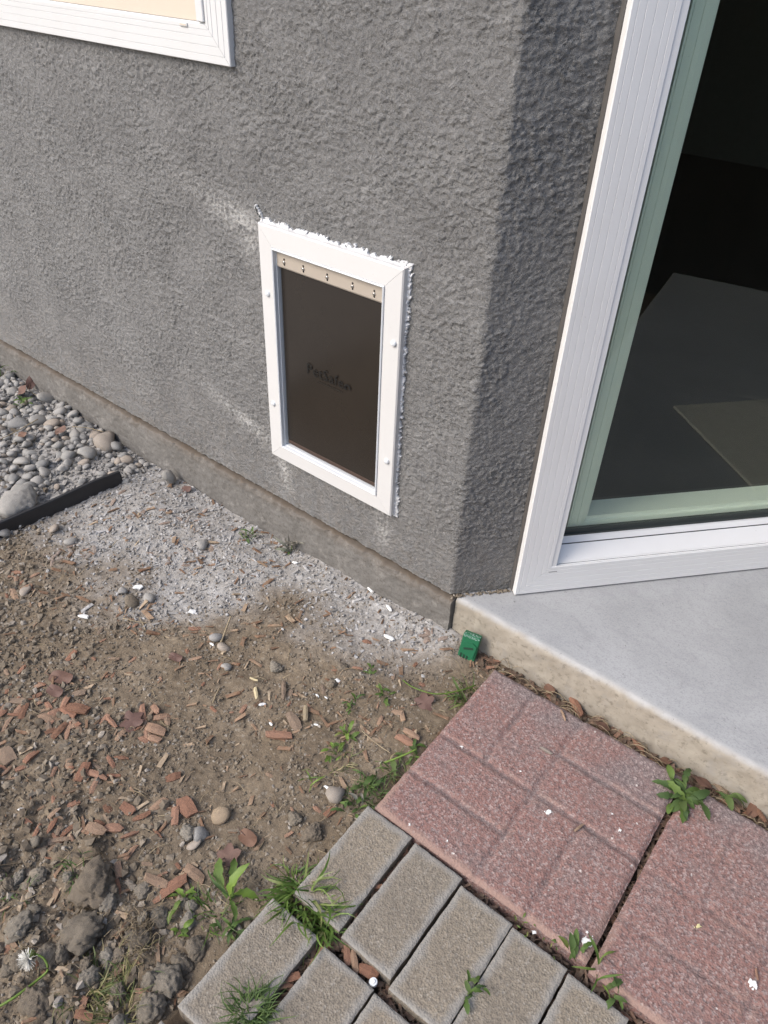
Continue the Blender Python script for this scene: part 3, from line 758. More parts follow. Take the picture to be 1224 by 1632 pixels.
while xx < P1[0]-.004:
    w = random.uniform(.0015, .004); box_bm(bm, Ap, (xx, .0098, P0[2]-.0165), (xx+w, .0102, P0[2]-.0165+random.uniform(.002, .003))); xx += w+.0009
link('faint_print', bm_mesh('faint_print', bm), M['faint'], pd)
# caulk squeezed into the stucco round the frame
def caulk(name, side, width, seed):
    st_ = .0011; V = []; Fq = []; idx = {}
    L = (PD[1]-PD[0]) if side in 'tb' else (PD[3]-PD[2])
    nl = int(L/st_)+10; nw = int(width/st_)+3
    I, J = np.meshgrid(np.arange(nl), np.arange(nw), indexing='ij')
    a = I*st_-.004; b = J*st_
    nz = fbm(a, b, .009, 3, .6, seed)*.9 + fbm(a, b*0, .05, 2, .5, seed+3)*.5
    kp = (b/width) < (.42+nz)
    hgt = .0035+.003*fbm(a, b, .005, 2, .5, seed+1)-.10*b*b/width
    vid = -np.ones((nl+1, nw+1), int)
    def vert(i, j):
        if vid[i, j] < 0:
            aa, bb = i*st_-.004, j*st_-.002
            hh = max(.002, .0055+.0028*mnoise.noise(Vector((aa*160, bb*160, seed)))-bb*.15)
            if side == 't': p = Ap(PD[0]+aa, hh, PD[3]+bb)
            elif side == 'r': p = Ap(PD[1]+bb, hh, PD[2]+aa)
            elif side == 'l': p = Ap(PD[0]-bb, hh, PD[2]+aa)
            else: p = Ap(PD[0]+aa, hh, PD[2]-bb)
            vid[i, j] = len(V); V.append(p)
        return vid[i, j]
    for i, j in zip(*np.where(kp)): Fq.append((vert(i, j), vert(i+1, j), vert(i+1, j+1), vert(i, j+1)))
    me = py_mesh(name, V, Fq); bm = bmesh.new(); bm.from_mesh(me)
    r = bmesh.ops.extrude_face_region(bm, geom=list(bm.faces))
    for v in [g for g in r['geom'] if isinstance(g, bmesh.types.BMVert)]: v.co.y += .006
    link(name, bm_mesh(name, bm), M['caulk'], pd)
caulk('caulk_bead', 't', .0135, 1.0); caulk('caulk_bead', 'r', .0125, 5.0); caulk('caulk_bead', 'l', .0045, 9.0)
bm = bmesh.new()       # stray tick of caulk above the corner
for k in range(26):
    t = k/26; x = PD[0]-.016+.016*t+random.uniform(-.003, .003); z = PD[3]+.024-.02*t+random.uniform(-.003, .003)
    s = random.uniform(.0009, .0022); box_bm(bm, Ap, (x-s, .002, z-s*1.5), (x+s, .0068, z+s*1.5))
link('caulk_smear', bm_mesh('caulk_smear', bm), M['caulk'], pd)

# ================================================================== PAVING
paving = tag(empty('paving', (float(RO[0]), float(RO[1]), 0)), 'path of red basket weave slabs and grey pavers beside the patio', kind='structure')
paving.rotation_euler = (0, 0, RA)
def paver_mesh(name, w, h, seed, step, basket=False, rnd=.004, amp=.0007, deep=1.0):
    """top heightfield in the plane (x right, -y towards the camera) with worn rims, and skirts"""
    a = np.concatenate([[0, .0012, .003, .006], np.linspace(.01, w-.01, max(3, int((w-.02)/step))), [w-.006, w-.003, w-.0012, w]])
    b = np.concatenate([[0, .0012, .003, .006], np.linspace(.01, h-.01, max(3, int((h-.02)/step))), [h-.006, h-.003, h-.0012, h]])
    A, B = np.meshgrid(a, b, indexing='ij')
    e = np.minimum(np.minimum(A, w-A), np.minimum(B, h-B))
    Z = -rnd*(1-sstep(0, rnd*1.8, e))**1.5
    off = seed*3.7
    Z += amp*fbm(A, B, .012, 3, .65, off)*1.6 + .0008*fbm(A, B, .12, 2, .5, off+1)
    G = np.zeros_like(Z); RB = sstep(.016, .004, e + .010*fbm(A, B, .05, 3, .6, off+2))
    if basket:
        gw = .0048
        wob = .0022*fbm(A, B, .06, 2, .5, off+4)
        def lin(c, lo, hi, cond):
            d = np.abs(c+wob-lo); return d
        segs = [('a', .203, -1, 1), ('b', .206, -1, 1), ('a', .100, -1, .206), ('b', .105, .203, 1, ), ('b', .307, -1, .203), ('a', .298, .206, 1)]
        gd = np.full_like(Z, 1.0)
        for ax, c, lo, hi in segs:
            t = A if ax == 'a' else B; o = B if ax == 'a' else A
            d = np.abs(t+wob-c); d = np.where((o >= lo) & (o <= hi), d, 1.0); gd = np.minimum(gd, d)
        Z -= deep*.0026*sstep(gw*1.9, gw*.5, gd)
        G = deep*.70*sstep(gw*1.15, gw*.35, gd)*(.65+.6*fbm(A, B, .04, 3, .6, off+6))
        G = G*np.where(np.minimum(np.abs(B-.206), np.minimum(np.abs(B-.105), np.abs(B-.307))) < .012, 1, .45)
        RB = np.maximum(RB*.9*sstep(.25, .4, B), .75*sstep(gw*3.2, gw*1.6, gd)*(1-sstep(gw*1.5, gw*.6, gd))*np.clip(.25+1.2*fbm(A, B, .06, 3, .6, off+8), 0, 1)*(np.minimum(np.abs(B-.206), np.minimum(np.abs(B-.105), np.abs(B-.307))) < .02))
    # ragged outline
    inx = np.sign(w/2-A)*(e == A)*1.0; 
    jit = .0012*fbm(A*1.0, B*1.0, .02, 2, .6, off+9)
    X = A + np.where((A <= .003) | (A >= w-.003), jit, 0); Y = B + np.where((B <= .003) | (B >= h-.003), jit, 0)
    na, nb = len(a), len(b)
    V = np.stack([X, -Y, Z], -1).reshape(-1, 3)
    F = grid_faces(na, nb)[:, ::-1]
    ring = [i*nb for i in range(na)] + [(na-1)*nb+j for j in range(1, nb)] + [i*nb+nb-1 for i in range(na-2, -1, -1)] + [j for j in range(nb-2, 0, -1)]
    base = len(V); top = V[ring].copy(); low = top.copy(); low[:, 2] = -.055
    nr = len(ring); V = np.concatenate([V, top, low])
    S = np.array([[base+i, base+(i+1) % nr, base+nr+(i+1) % nr, base+nr+i] for i in range(nr)])
    F = np.concatenate([F, S])
    at = {'groove': np.concatenate([np.clip(G, 0, 1).ravel(), np.zeros(2*nr)]), 'rub': np.concatenate([np.clip(RB, 0, 1).ravel(), np.zeros(2*nr)])}
    return np_mesh(name, V, F, True, at)
def put_paver(name, me, mat, a, b, z=0.0, rz=0.0, tx=0.0, ty=0.0):
    o = link(name, me, mat, paving); o.location = (a, -b, z); o.rotation_euler = (tx, ty, rz); return o
put_paver('paving_slab', paver_mesh('paving_slab', .404, .406, 1, .0028, True, .005, .0011), M['redpav'], .001, 0, 0.0)
put_paver('paving_slab', paver_mesh('paving_slab', .404, .408, 2, .0028, True, .005, .0013, .45), M['redpav'], .4165, .004, -.001, -.012)
put_paver('paving_slab', paver_mesh('paving_slab', .404, .406, 3, .01, True, .005, .0011), M['redpav'], .835, .004, 0.0, -.012)
GW, GH = .0945, .192
gm = [paver_mesh('paver', GW, GH, 20+i, .003, False, .0018, .0009) for i in range(5)]
gl = [(-.010, .4105, 0), (.0945, .4135, 0), (.1945, .4255, .001), (.2910, .4285, -.001), (.3895, .4340, 0), (.4885, .4390, 0), (.588, .442, 0), (.688, .445, 0)]
for i, (a, b, z) in enumerate(gl): put_paver('paver', gm[i % 5], M['greypav'], a, b, z, -.004 if i else .010)
for i, (a, b, z) in enumerate([(-.027, .628, 0), (.083, .631, 0), (.1815, .634, .001), (.281, .637, 0), (.380, .640, 0), (.48, .643, 0)]):
    put_paver('paver', gm[(i+2) % 5], M['greypav'], a, b, z, .006)
for i in range(5): put_paver('paver', gm[(i+1) % 5], M['greypav'], -.03+i*.1, .845, -.001, .0)

# ================================================================== THINGS
# ---- doormat on the patio (seen mirrored in the glass)
u0 = 1.09*BT[0]+.26*BT[1]; o1 = .66
bm = bmesh.new(); box_bm(bm, Bp, (u0, .215, SLAB_Z+.001), (u0+.75, o1, SLAB_Z+.011), .003)
tag(link('doormat', bm_mesh('doormat', bm), M['mat']), 'tan doormat on the patio, mirrored in the glass door', 'doormat')

# ---- dark boards added out of view to blacken the upper glass reflection
M['added_fence'] = mat_plain('added_fence_wood', (.035, .027, .021), .85, 0, .4, 90, .5, 12)
fn_ = tag(empty('added_fence', (2.35, 0, -.05)), 'added dark boards, out of view, that blacken the upper glass reflection', 'added_fence')
bme = bmesh.new(); box_bm(bme, ident, (-.012, -.069, 0), (.012, .069, 1.75), .003, 1); bme = bm_mesh('board', bme); bme.materials.append(M['added_fence'])
for k in range(34):
    o = link('board', bme, None, fn_); o.location = (random.uniform(-.003, .003), -2.6+k*.1372, random.uniform(-.01, .01))
for z in (.35, 1.35): box('added_fence_rail', ident, (.013, -2.6, z), (.05, 2.2, z+.09), M['added_fence'], fn_, .003)

# ---- black edging strip
bm = bmesh.new(); pts = [(-1.012, -.142), (-1.016, -.22), (-1.024, -.34), (-1.036, -.50), (-1.05, -.75), (-1.06, -1.1)]
pr = None
for i, (x, y) in enumerate(pts):
    zt = .010-.004*(i == 0)+.002*math.sin(i*2.1)
    ring = [(-.004, -.06), (.004, -.06), (.0058, zt-.004), (.004, zt), (-.004, zt), (-.0058, zt-.004)]
    row = [bm.verts.new((x+dx+.010*(1 if dz < -.05 else 0), y, dz)) for dx, dz in ring]
    if pr:
        for q in range(6): bm.faces.new((pr[q], pr[(q+1) % 6], row[(q+1) % 6], row[q]))
    else: bm.faces.new(row)
    pr = row
bm.faces.new(pr)
tag(link('edging_strip', bm_mesh('edging_strip', bm), M['edging']), 'black plastic garden edging strip holding back the gravel', 'edging')

# ---- green plastic block by the slab corner
g = gp(744, 1046); 
gb = tag(empty('green_plastic_block', g), 'small green plastic block with a slot, leaning on the slab corner', 'plastic block')
bm = bmesh.new(); box_bm(bm, ident, (-.0195, -.009, -.006), (.0195, .009, .058), .003, 2)
# chamfer one upper corner like the photo
bd = link('body', bm_mesh('body', bm), M['green'], gb)
bm = bmesh.new()
vs = [bm.verts.new(v) for v in ((-.0165, -.0115, .012), (.0145, -.0115, .006), (.0165, -.0115, .036), (.0060, -.0115, .0425), (-.0165, -.0115, .036))]
vb = [bm.verts.new((v.co.x, -.0085, v.co.z)) for v in vs]
bm.faces.new(vs)
for i in range(5): bm.faces.new((vs[i], vs[(i+1) % 5], vb[(i+1) % 5], vb[i]))
link('face_plate', bm_mesh('face_plate', bm), M['green'], gb)
bm = bmesh.new()
def slot(x, y, z): 
    c, s = math.cos(.32), math.sin(.32); return (x*c-z*s, y, .0265+x*s+z*c)
box_bm(bm, slot, (-.0105, -.0122, -.0024), (.0105, -.0108, .0024)); link('slot', bm_mesh('slot', bm), M['greendark'], gb)
for k in range(3):
    bm = bmesh.new(); box_bm(bm, ident, (-.014+k*.007, -.0108, -.004), (-.0115+k*.007, -.0085, .010)); link('rib', bm_mesh('rib', bm), M['greendark'], gb)
bm = bmesh.new()
for k in range(22):
    x = -.0165+.0335*k/21; s = random.uniform(.0005, .0011); z = random.uniform(.0505, .0545)
    box_bm(bm, ident, (x-s*.5, -.0095, z-s*1.6), (x+s*.5, -.0088, z+s*1.6))
    if k % 2: box_bm(bm, ident, (x-s, -.006+random.uniform(-.003, .006), .0578), (x+s, -.004+random.uniform(-.002, .006), .0584))
link('scuffed_marking', bm_mesh('scuffed_marking', bm), M['scuff'], gb)
gb.rotation_euler = (math.radians(-16), math.radians(3), math.radians(14))

# ---- stones
def stone_mesh(name, seed, sub=2, rough=.18, flat=.6, fine=0.0, elong=1.25):
    bm = bmesh.new(); bmesh.ops.create_icosphere(bm, subdivisions=sub, radius=1.0)
    for v in bm.verts:
        n = mnoise.noise(v.co*.9+Vector((seed*7.1, seed, 0)))*rough*1.6
        if fine:
            q = v.co*2.6+Vector((seed, 0, 4)); n += fine*(abs(mnoise.noise(q))*1.2-.3)+fine*.55*mnoise.noise(v.co*5.3+Vector((0, seed, 0)))+fine*.38*mnoise.noise(v.co*13+Vector((seed, seed, 0)))
        v.co *= 1+n
        v.co.x *= elong; v.co.z *= flat
    return bm_mesh(name, bm, True)
PEB = [stone_mesh('pebble', i+1, 2, .16, random.uniform(.5, .72), 0, random.uniform(1.1, 1.5)) for i in range(8)]
ANG = [stone_mesh('stone', i+31, 2, .34, random.uniform(.5, .75), .22, random.uniform(1.0, 1.4)) for i in range(4)]
CLD = [stone_mesh('clod', i+61, 4, .20, random.uniform(.55, .75), .32, random.uniform(1.0, 1.25)) for i in range(6)]
for me_ in PEB+ANG+CLD:
    me_.materials.append(None)
def put_stone(name, me, mat, P, r, label, cat, group=None, sink=.25, tilt=.5):
    if not me.materials: me.materials.append(None)
    o = bpy.data.objects.new(name, me); C.objects.link(o)
    o.material_slots[0].link = 'OBJECT'; o.material_slots[0].material = mat
    o.location = (P[0], P[1], P[2]+r*(.62-sink)); o.scale = (r, r, r)
    o.rotation_euler = (random.uniform(-tilt, tilt), random.uniform(-tilt, tilt), random.uniform(0, 6.28))
    return tag(o, label, cat, group)
placed = []
def free(x, y, r, k=.72):
    for a, b, q in placed:
        if (a-x)**2+(b-y)**2 < (k*(r+q))**2: return False
    placed.append((x, y, r)); return True
# singled-out stones
P = on_z(40, 812, -.01); P = Vector((P[0]-.022, P[1], -.022)); put_stone('granite_rock', stone_mesh('granite_rock', 3, 4, .22, .74, .13, 1.15), M['granite'], P, .047, 'large rough granite rock against the black edging', 'rock', None, .15, .1); placed.append((P.x, P.y, .055))
P = gp(27, 838); put_stone('white_stone', ANG[0], M['whitestone'], P, .017, 'small white stone in front of the granite rock', 'stone', None, .0); placed.append((P.x, P.y, .015))
P = gp(272, 770); o = put_stone('pointed_stone', ANG[1], M['granite'], P, .021, 'grey pointed stone standing at the foot of the wall', 'stone', None, -.3); o.rotation_euler = (.1, 1.2, .4)
P = gp(168, 712); put_stone('ridged_stone', ANG[2], M['pebblet'], P, .030, 'tan layered stone in the gravel touching the footing', 'stone', None, .1); placed.append((P.x, P.y, .03))
for px, py, r, mt, lb in ((210, 962, .019, 'clod', 'rounded olive grey stone below the white paint chunk'), (238, 955, .017, 'pebble', 'grey stone right of the paint chunk'), (196, 943, .014, 'pebble', 'flat grey stone left of the paint chunk'),
        (357, 1034, .013, 'pebblet', 'round tan stone just below the leaning twig'), (361, 1064, .012, 'pebble', 'round grey stone second below the leaning twig'), (345, 1018, .018, 'pebble', 'grey stone at the foot of the leaning twig'),
        (321, 1332, .018, 'pebble', 'pale grey stone right of the paired red chips'), (310, 1348, .012, 'pebblet', 'small pinkish stone beside the pale grey one'), (56, 1343, .012, 'clod', 'small round stone among chips at lower left'),
        (535, 1268, .022, 'pebblet', 'pinkish flat rock near the grey paver corner'), (40, 945, .014, 'pebblet', 'tan stone in the chips at the left edge'), (86, 845, .017, 'pebblet', 'half tan stone in front of the black edging'),
        (200, 769, .012, 'pebble', 'round pebble at the end of the black edging'), (325, 870, .020, 'pebble', 'long pale stone lying in the grey dust'), (113, 865, .015, 'pebble', 'pale pebble in the dust below the edging')):
    P = gp(px, py); put_stone('stone', random.choice(PEB if random.random() < .4 else ANG), M[mt], P, r*.85, lb, 'stone', None, .25); placed.append((P.x, P.y, r))
# the gravel bed
cnt = 0; tries = 0
while cnt < 297 and tries < 9000:
    tries += 1
    x = random.uniform(-1.98, -1.03); y = random.uniform(-.60, -.022)
    r = random.choice((.008, .009, .010, .012, .013, .016, .020))*random.uniform(.85, 1.15)
    # keep inside the photographed wedge
    d = np.array([x, y, -.03])-CAM; zc_ = d@_f; px_ = PW/2+FPX*(d@CR)/zc_; py_ = PH/2-FPX*(d@CU)/zc_
    if px_ < -30: continue
    dens = 1.0 - .88*math.exp(-(((x+1.10)/.10)**2+((y+.20)/.13)**2))
    if random.random() > dens or not free(x, y, r, .70): continue
    tan = random.random() < .14; z = gz(x, y)+random.choice((0, 0, .006))
    zone = 'against the footing' if y > -.12 else 'along the black edging' if x > -1.14 else 'at the left edge of the photo' if px_ < 60 else 'in the middle of the gravel bed'
    size = 'large' if r > .0148 else 'small' if r < .0102 else 'medium'
    if tan: put_stone('pebble', random.choice(PEB), M['pebblet'], (x, y, z), r, size+' tan river pebble '+zone, 'pebble', size+' tan pebbles '+zone, .2)
    else: put_stone('pebble', random.choice(PEB if random.random() < .3 else ANG), M['pebble'], (x, y, z), r, size+' grey river pebble '+zone, 'pebble', size+' grey pebbles '+zone, .2)
    cnt += 1

# ---- joined fine pieces
_ico = None
def scatter(name, n, sampler, size, mat, label, parent=None, flat=.7, jit=.5, boxy=False, lift=.2, seed=0):
    rg = np.random.default_rng(seed+100)
    bm = bmesh.new()
    if boxy:
        bmesh.ops.create_cube(bm, size=2.0)
    else: bmesh.ops.create_icosphere(bm, subdivisions=1, radius=1.0)
    bv = np.array([v.co[:] for v in bm.verts]); bf = np.array([[v.index for v in f.verts] for f in bm.faces]); bm.free()
    X, Y, Z = sampler(n, rg); n = len(X)
    s = size[0]+(size[1]-size[0])*rg.random(n)**2.2
    sc_ = np.stack([s, s*(.5 + .5*rg.random(n)), s*flat*(.6+.6*rg.random(n))], -1)
    if boxy: sc_ = np.stack([s, s*(.14+.2*rg.random(n)), s*(.06+.1*rg.random(n))], -1)
    vv = bv[None]*(1+jit*(rg.random((n, len(bv), 1))-.5)*2)
    if boxy: vv = vv*np.where(bv[None, :, 0:1] > 0, .6+.5*rg.random((n, 1, 1)), 1)
    vv = vv*sc_[:, None, :]
    az = rg.random(n)*6.283; ti = (rg.random(n)-.5)*(1.4 if not boxy else .7)
    c, s_ = np.cos(ti), np.sin(ti)
    x, z = vv[..., 0]*c[:, None]+vv[..., 2]*s_[:, None], -vv[..., 0]*s_[:, None]+vv[..., 2]*c[:, None]
    c, s_ = np.cos(az), np.sin(az)
    x2, y2 = x*c[:, None]-vv[..., 1]*s_[:, None], x*s_[:, None]+vv[..., 1]*c[:, None]
    W = np.stack([x2+X[:, None], y2+Y[:, None], z+Z[:, None]+lift*s[:, None]], -1)
    F = (bf[None]+(np.arange(n)*len(bv))[:, None, None]).reshape(-1, bf.shape[1])
    o = link(name, np_mesh(name, W.reshape(-1, 3), F, False), mat, parent)
    return tag(o, label, None, None, 'stuff')
def visible(X, Y, Z):
    d = np.stack([X, Y, Z], -1)-CAM; zc_ = d@_f
    px_ = PW/2+FPX*(d@CR)/zc_; py_ = PH/2-FPX*(d@CU)/zc_
    return (px_ > -80) & (px_ < PW+80) & (py_ > -80) & (py_ < PH+90)
def samp(wfun, x0=-1.6, x1=.35, y0=-1.3, y1=-.014):
    def f(n, rg):
        XX, YY = [], []
        tot = 0
        while tot < n:
            X = x0+(x1-x0)*rg.random(n*3); Y = y0+(y1-y0)*rg.random(n*3)
            Z = ground_h(X, Y); k = visible(X, Y, Z) & (rg.random(len(X)) < wfun(X, Y))
            XX.append(X[k]); YY.append(Y[k]); tot += k.sum()
        X = np.concatenate(XX)[:n]; Y = np.concatenate(YY)[:n]
        return X, Y, ground_h(X, Y)
    return f
def dustw(X, Y):
    rc = .42 - .24*sstep(-.55, -.30, X) - .05*sstep(-.2, .05, X)
    return sstep(rc+.09, rc-.15, -Y+.16*fbm(X, Y, .16, 4, .6, 2.2))*(in_paving(X, Y) < -.003)*(X < .05)*(X > -1.02)
def soilw(X, Y): return (1-.85*dustw(X, Y))*(in_paving(X, Y) < -.004)*(X > -1.05)*(.25+.75*sstep(-.15, .25, fbm(X, Y, .09, 3, .5, 4.0)))
def clodw(X, Y): return sstep(-.62, -.80, Y+.35*(X+.1))*(in_paving(X, Y) < -.004)
scatter('soil_crumbs', 17000, samp(soilw), (.0008, .0042), M['crumb'], 'crumbs of brown soil over the bare ground', seed=1)
scatter('dust_crumbs', 6000, samp(dustw), (.0008, .0055), M['dustcrumb'], 'grey dusty crumbs along the footing of the wall', seed=2)
scatter('clod_crumbs', 3600, samp(clodw), (.0018, .0095), M['crumb'], 'lumpy broken soil in the lower left', seed=3, jit=.55)
scatter('gravel', 4600, samp(lambda X, Y: 1.0*(X < -1.02), -2.0, -1.0, -.65, -.014), (.0025, .011), M['gravel'], 'small grey gravel beside the wall', seed=4)
scatter('wood_splinters', 800, samp(lambda X, Y: (.3+.7*sstep(-.05, .3, fbm(X, Y, .14, 3, .5, 1.5)))*(in_paving(X, Y) < -.004)*(X > -1.0)*(1-.3*dustw(X, Y))), (.004, .014), M['splinter'], 'small wood splinters strewn over the soil', boxy=True, lift=.25, seed=5)
scatter('dusty_splinters', 350, samp(dustw), (.003, .011), M['dustcrumb'], 'dust covered wood splinters along the wall', boxy=True, lift=.25, seed=6)
# debris in the joints of the paving and along the slab
def jointw(n, rg):
    A, B = [], []
    segs = [((.411, .0), (.411, .40), .006), ((-.01, .408), (.55, .425), .006), ((.089, .41), (.086, .62), .006), ((.0, .618), (.4, .630), .013), ((.076, .62), (.07, .83), .008), ((.387, .43), (.385, .62), .003)]
    wts = np.array([.8, 1, .9, 1.5, .9, .2]); wts /= wts.sum()
    pick = rg.choice(len(segs), n, p=wts); t = rg.random(n)
    for i in range(n):
        (a0, b0), (a1, b1), w = segs[pick[i]]
        A.append(a0+(a1-a0)*t[i]+(rg.random()-.5)*2*w); B.append(b0+(b1-b0)*t[i]+(rg.random()-.5)*2*w)
    A, B = np.array(A), np.array(B)
    return RO[0]+E1[0]*A+E2[0]*B, RO[1]+E1[1]*A+E2[1]*B, -.026+.008*rg.random(n)
scatter('joint_mulch', 900, jointw, (.004, .014), M['bark'], 'dark bark scraps packed into the paving joints', boxy=True, lift=.1, seed=7)
def slabgap(n, rg):
    X = .11+1.0*rg.random(n); Y = -.006-.040*rg.random(n)+RA*(X-.15)*.6
    return X, Y, -.034+.010*rg.random(n)
scatter('slab_edge_mulch', 800, slabgap, (.004, .018), M['bark'], 'bark scraps and dead leaves in the gap along the patio slab', boxy=True, lift=.1, seed=8)
def wallgap(n, rg):
    s = -.002+.145*rg.random(n); o = .003+.008*rg.random(n)
    return BT[0]*s+BN[0]*o, BT[1]*s+BN[1]*o, np.full(n, SLAB_Z+.0015)
scatter('wall_foot_grit', 160, wallgap, (.001, .0045), M['crumb'], 'grit along the foot of the wall on the patio', seed=9)

# ---- wood chips
def chip_mesh(seed):
    rg = random.Random(seed); L, Wd, T = 1.0, rg.uniform(.22, .48), rg.uniform(.10, .20)
    n = 4; top = []; bot = []
    xs = [-.5, -.18, .18, .5]
    up = [Wd*(.5*rg.uniform(.35, 1)), Wd*.5*rg.uniform(.85, 1.1), Wd*.5*rg.uniform(.85, 1.1), Wd*.5*rg.uniform(.3, 1)]
    dn_ = [Wd*(.5*rg.uniform(.5, 1)), Wd*.5*rg.uniform(.85, 1.1), Wd*.5*rg.uniform(.85, 1.1), Wd*.5*rg.uniform(.3, 1)]
    sh = rg.uniform(-.08, .08); curve = rg.uniform(-.12, .12)
    V = []
    for i in range(4):
        z = curve*(xs[i]**2)*2
        tt = T*(.55 if i in (0, 3) else 1)*rg.uniform(.8, 1.2)
        V += [(xs[i]+sh+rg.uniform(-.04, .04), up[i], z+tt*.4), (xs[i]+rg.uniform(-.03, .03), 0.02*rg.uniform(-1, 1), z+tt*.62), (xs[i]-sh+rg.uniform(-.04, .04), -dn_[i], z+tt*.35), (xs[i], -dn_[i]*.85, z-tt*.4), (xs[i], up[i]*.85, z-tt*.4)]
    F = []
    for i in range(3):
        for q in range(5): F.append((5*i+q, 5*i+(q+1) % 5, 5*i+5+(q+1) % 5, 5*i+5+q))
    F += [(4, 3, 2, 1, 0), (15, 16, 17, 18, 19)]
    me = py_mesh('wood_chip', V, F); bm = bmesh.new(); bm.from_mesh(me); me2 = bm_mesh('wood_chip', bm)
    me2.materials.append(None); return me2
CH = [chip_mesh(i) for i in range(12)]
def put_chip(P, L, label, group, mat='chip', rz=None, tilt=.25, me=None, wid=None):
    o = bpy.data.objects.new('wood_chip', me or random.choice(CH)); C.objects.link(o)
    o.material_slots[0].link = 'OBJECT'; o.material_slots[0].material = M[mat]
    o.location = P; o.scale = (L, L*(wid or random.uniform(.75, 1.35)), L)
    o.rotation_euler = (random.uniform(-tilt, tilt), random.uniform(-tilt, tilt), random.uniform(0, 6.28) if rz is None else rz)
    return tag(o, label, 'wood chip', group)
clusters = [   # px, py, spread x, spread y, count, size range m, material, label
    (62, 1112, 62, 30, 34, (.022, .042), 'chip', 'reddish wood chip in the dense pile at the left edge'),
    (105, 1150, 45, 22, 16, (.022, .045), 'chip', 'reddish wood chip at the near side of the dense left pile'),
    (240, 1160, 50, 26, 20, (.022, .044), 'chip', 'reddish wood chip around the brown maple leaf'),
    (160, 1222, 55, 20, 14, (.022, .042), 'chip', 'reddish wood chip in the row below the maple leaf'),
    (25, 1215, 25, 30, 7, (.025, .045), 'chip', 'reddish wood chip at the left edge below the dense pile'),
    (28, 930, 32, 26, 20, (.018, .038), 'chip', 'wood chip in the heap at the left edge below the edging'),
    (110, 880, 30, 20, 14, (.018, .036), 'dustchip', 'dusty wood chip in the heap below the edging'),
    (240, 830, 120, 40, 34, (.014, .034), 'dustchip', 'dust covered wood chip in the grey dust by the wall'),
    (300, 900, 90, 30, 16, (.014, .03), 'dustchip', 'dusty wood chip on the near side of the grey dust'),
    (180, 1050, 150, 60, 34, (.012, .032), 'chip', 'small wood chip scattered on the open soil at left'),
    (210, 1300, 130, 60, 30, (.014, .036), 'chip', 'wood chip scattered on the soil above the clods'),
    (60, 1345, 60, 40, 10, (.016, .036), 'chip', 'wood chip scattered at lower left above the clods'),
    (260, 1400, 60, 30, 12, (.018, .036), 'chip', 'wood chip beside the big grey clod'),
    (420, 1130, 100, 70, 14, (.012, .028), 'chip', 'wood chip on the soil in the middle of the photo'),
    (600, 1060, 100, 60, 12, (.012, .026), 'chip', 'wood chip on the soil before the red slab'),
    (690, 1012, 28, 14, 10, (.018, .034), 'dustchip', 'pale wood chip beside the green plastic block'),
    (640, 1160, 30, 40, 5, (.020, .034), 'chip', 'brown wood chip close to the red slab edge'),
    (470, 1290, 60, 40, 9, (.016, .032), 'chip', 'wood chip near the outer grey paver'),
    (140, 1560, 110, 60, 12, (.016, .034), 'chip', 'wood chip among the broken clods at bottom left')]
for px, py, sx1, sy1, n, (l0, l1), mt, lb in clusters:
    for k in range(int(n*.8)):
        for _ in range(6):
            x = px+sx1*random.gauss(0, .62); y = py+sy1*random.gauss(0, .62)
            P = gp(x, y)
            if P.y < -.03 and in_paving(np.array(P.x), np.array(P.y)) < -.012: break
        L = random.uniform(l0*.75, l1*.92); P.z += L*.03 + .0005
        put_chip(P, L, lb, lb.replace('wood chip', 'wood chips'), mt)
for px, py, L, rz, w, lb in ((154, 1323, .036, .3, 1.9, 'squarish red wood chip, brightest of a pair on bare soil'), (181, 1322, .032, .5, 1.8, 'dull red squarish chip right of the bright one'),
        (297, 1288, .040, -.2, 1.7, 'broad brown wood chip in the group left of the round knot'), (280, 1303, .034, -.7, 1.0, 'tan wood chip under the broad brown one'),
        (204, 1292, .028, .1, 1.8, 'broad square chip above the red pair'), (250, 1408, .040, .35, 1.1, 'flat red wood chip beside the big clod'), (277, 1415, .044, 1.3, 1.0, 'long red brown chip right of the flat red one'),
        (100, 1340, .036, .8, .8, 'light tan wood chip left of the red pair'), (248, 1165, .042, .4, 1.5, 'wide red wood chip right of the maple leaf'), (178, 1153, .036, -.1, 1.0, 'tan wood chip left of the maple leaf'), (122, 1132, .052, .45, 1.0, 'longest reddish chip on top of the dense left pile'),
        (154, 1237, .046, .35, .9, 'thick reddish chip at the near end of the chip row'), (10, 1206, .040, -.1, 1.8, 'broad red chip cut by the left edge'), (310, 1395, .038, .2, 1.4, 'grey weathered bark piece beside the lime weed'),
        (655, 1172, .036, .1, 1.0, 'orange brown chip close to the red slab edge'), (646, 1183, .040, .15, 1.4, 'dark brown curled chip beside the red slab'), (570, 1067, .022, .5, 1.2, 'curled orange bark on the soil ahead of the slab'),
        (468, 1152, .05, -.4, .9, 'long weathered chip in the middle of the soil'), (445, 1175, .05, .7, .8, 'slender grey brown stick of wood on the soil')):
    P = gp(px, py); P.z += L*.08+.002; put_chip(P, L, lb, None, 'chip', rz, .12, None, w)
for px, py, L, rz, lb in ((918, 1125, .045, -.55, 'red wood chip wedged between the patio slab and the red slab'), (1017, 1188, .03, -.4, 'red brown chip in the gap halfway along the slab'), (1150, 1258, .03, -.5, 'orange wood chip right of the dandelion by the slab'), (1166, 1284, .03, -.1, 'short square cut chip below the orange one by the slab'), (1212, 1298, .03, -.6, 'wood chip in the slab gap at the right edge')):
    P = pp(px, py, -.012); put_chip(P, L, lb, None, 'chip', rz, .1, None, 1.1)
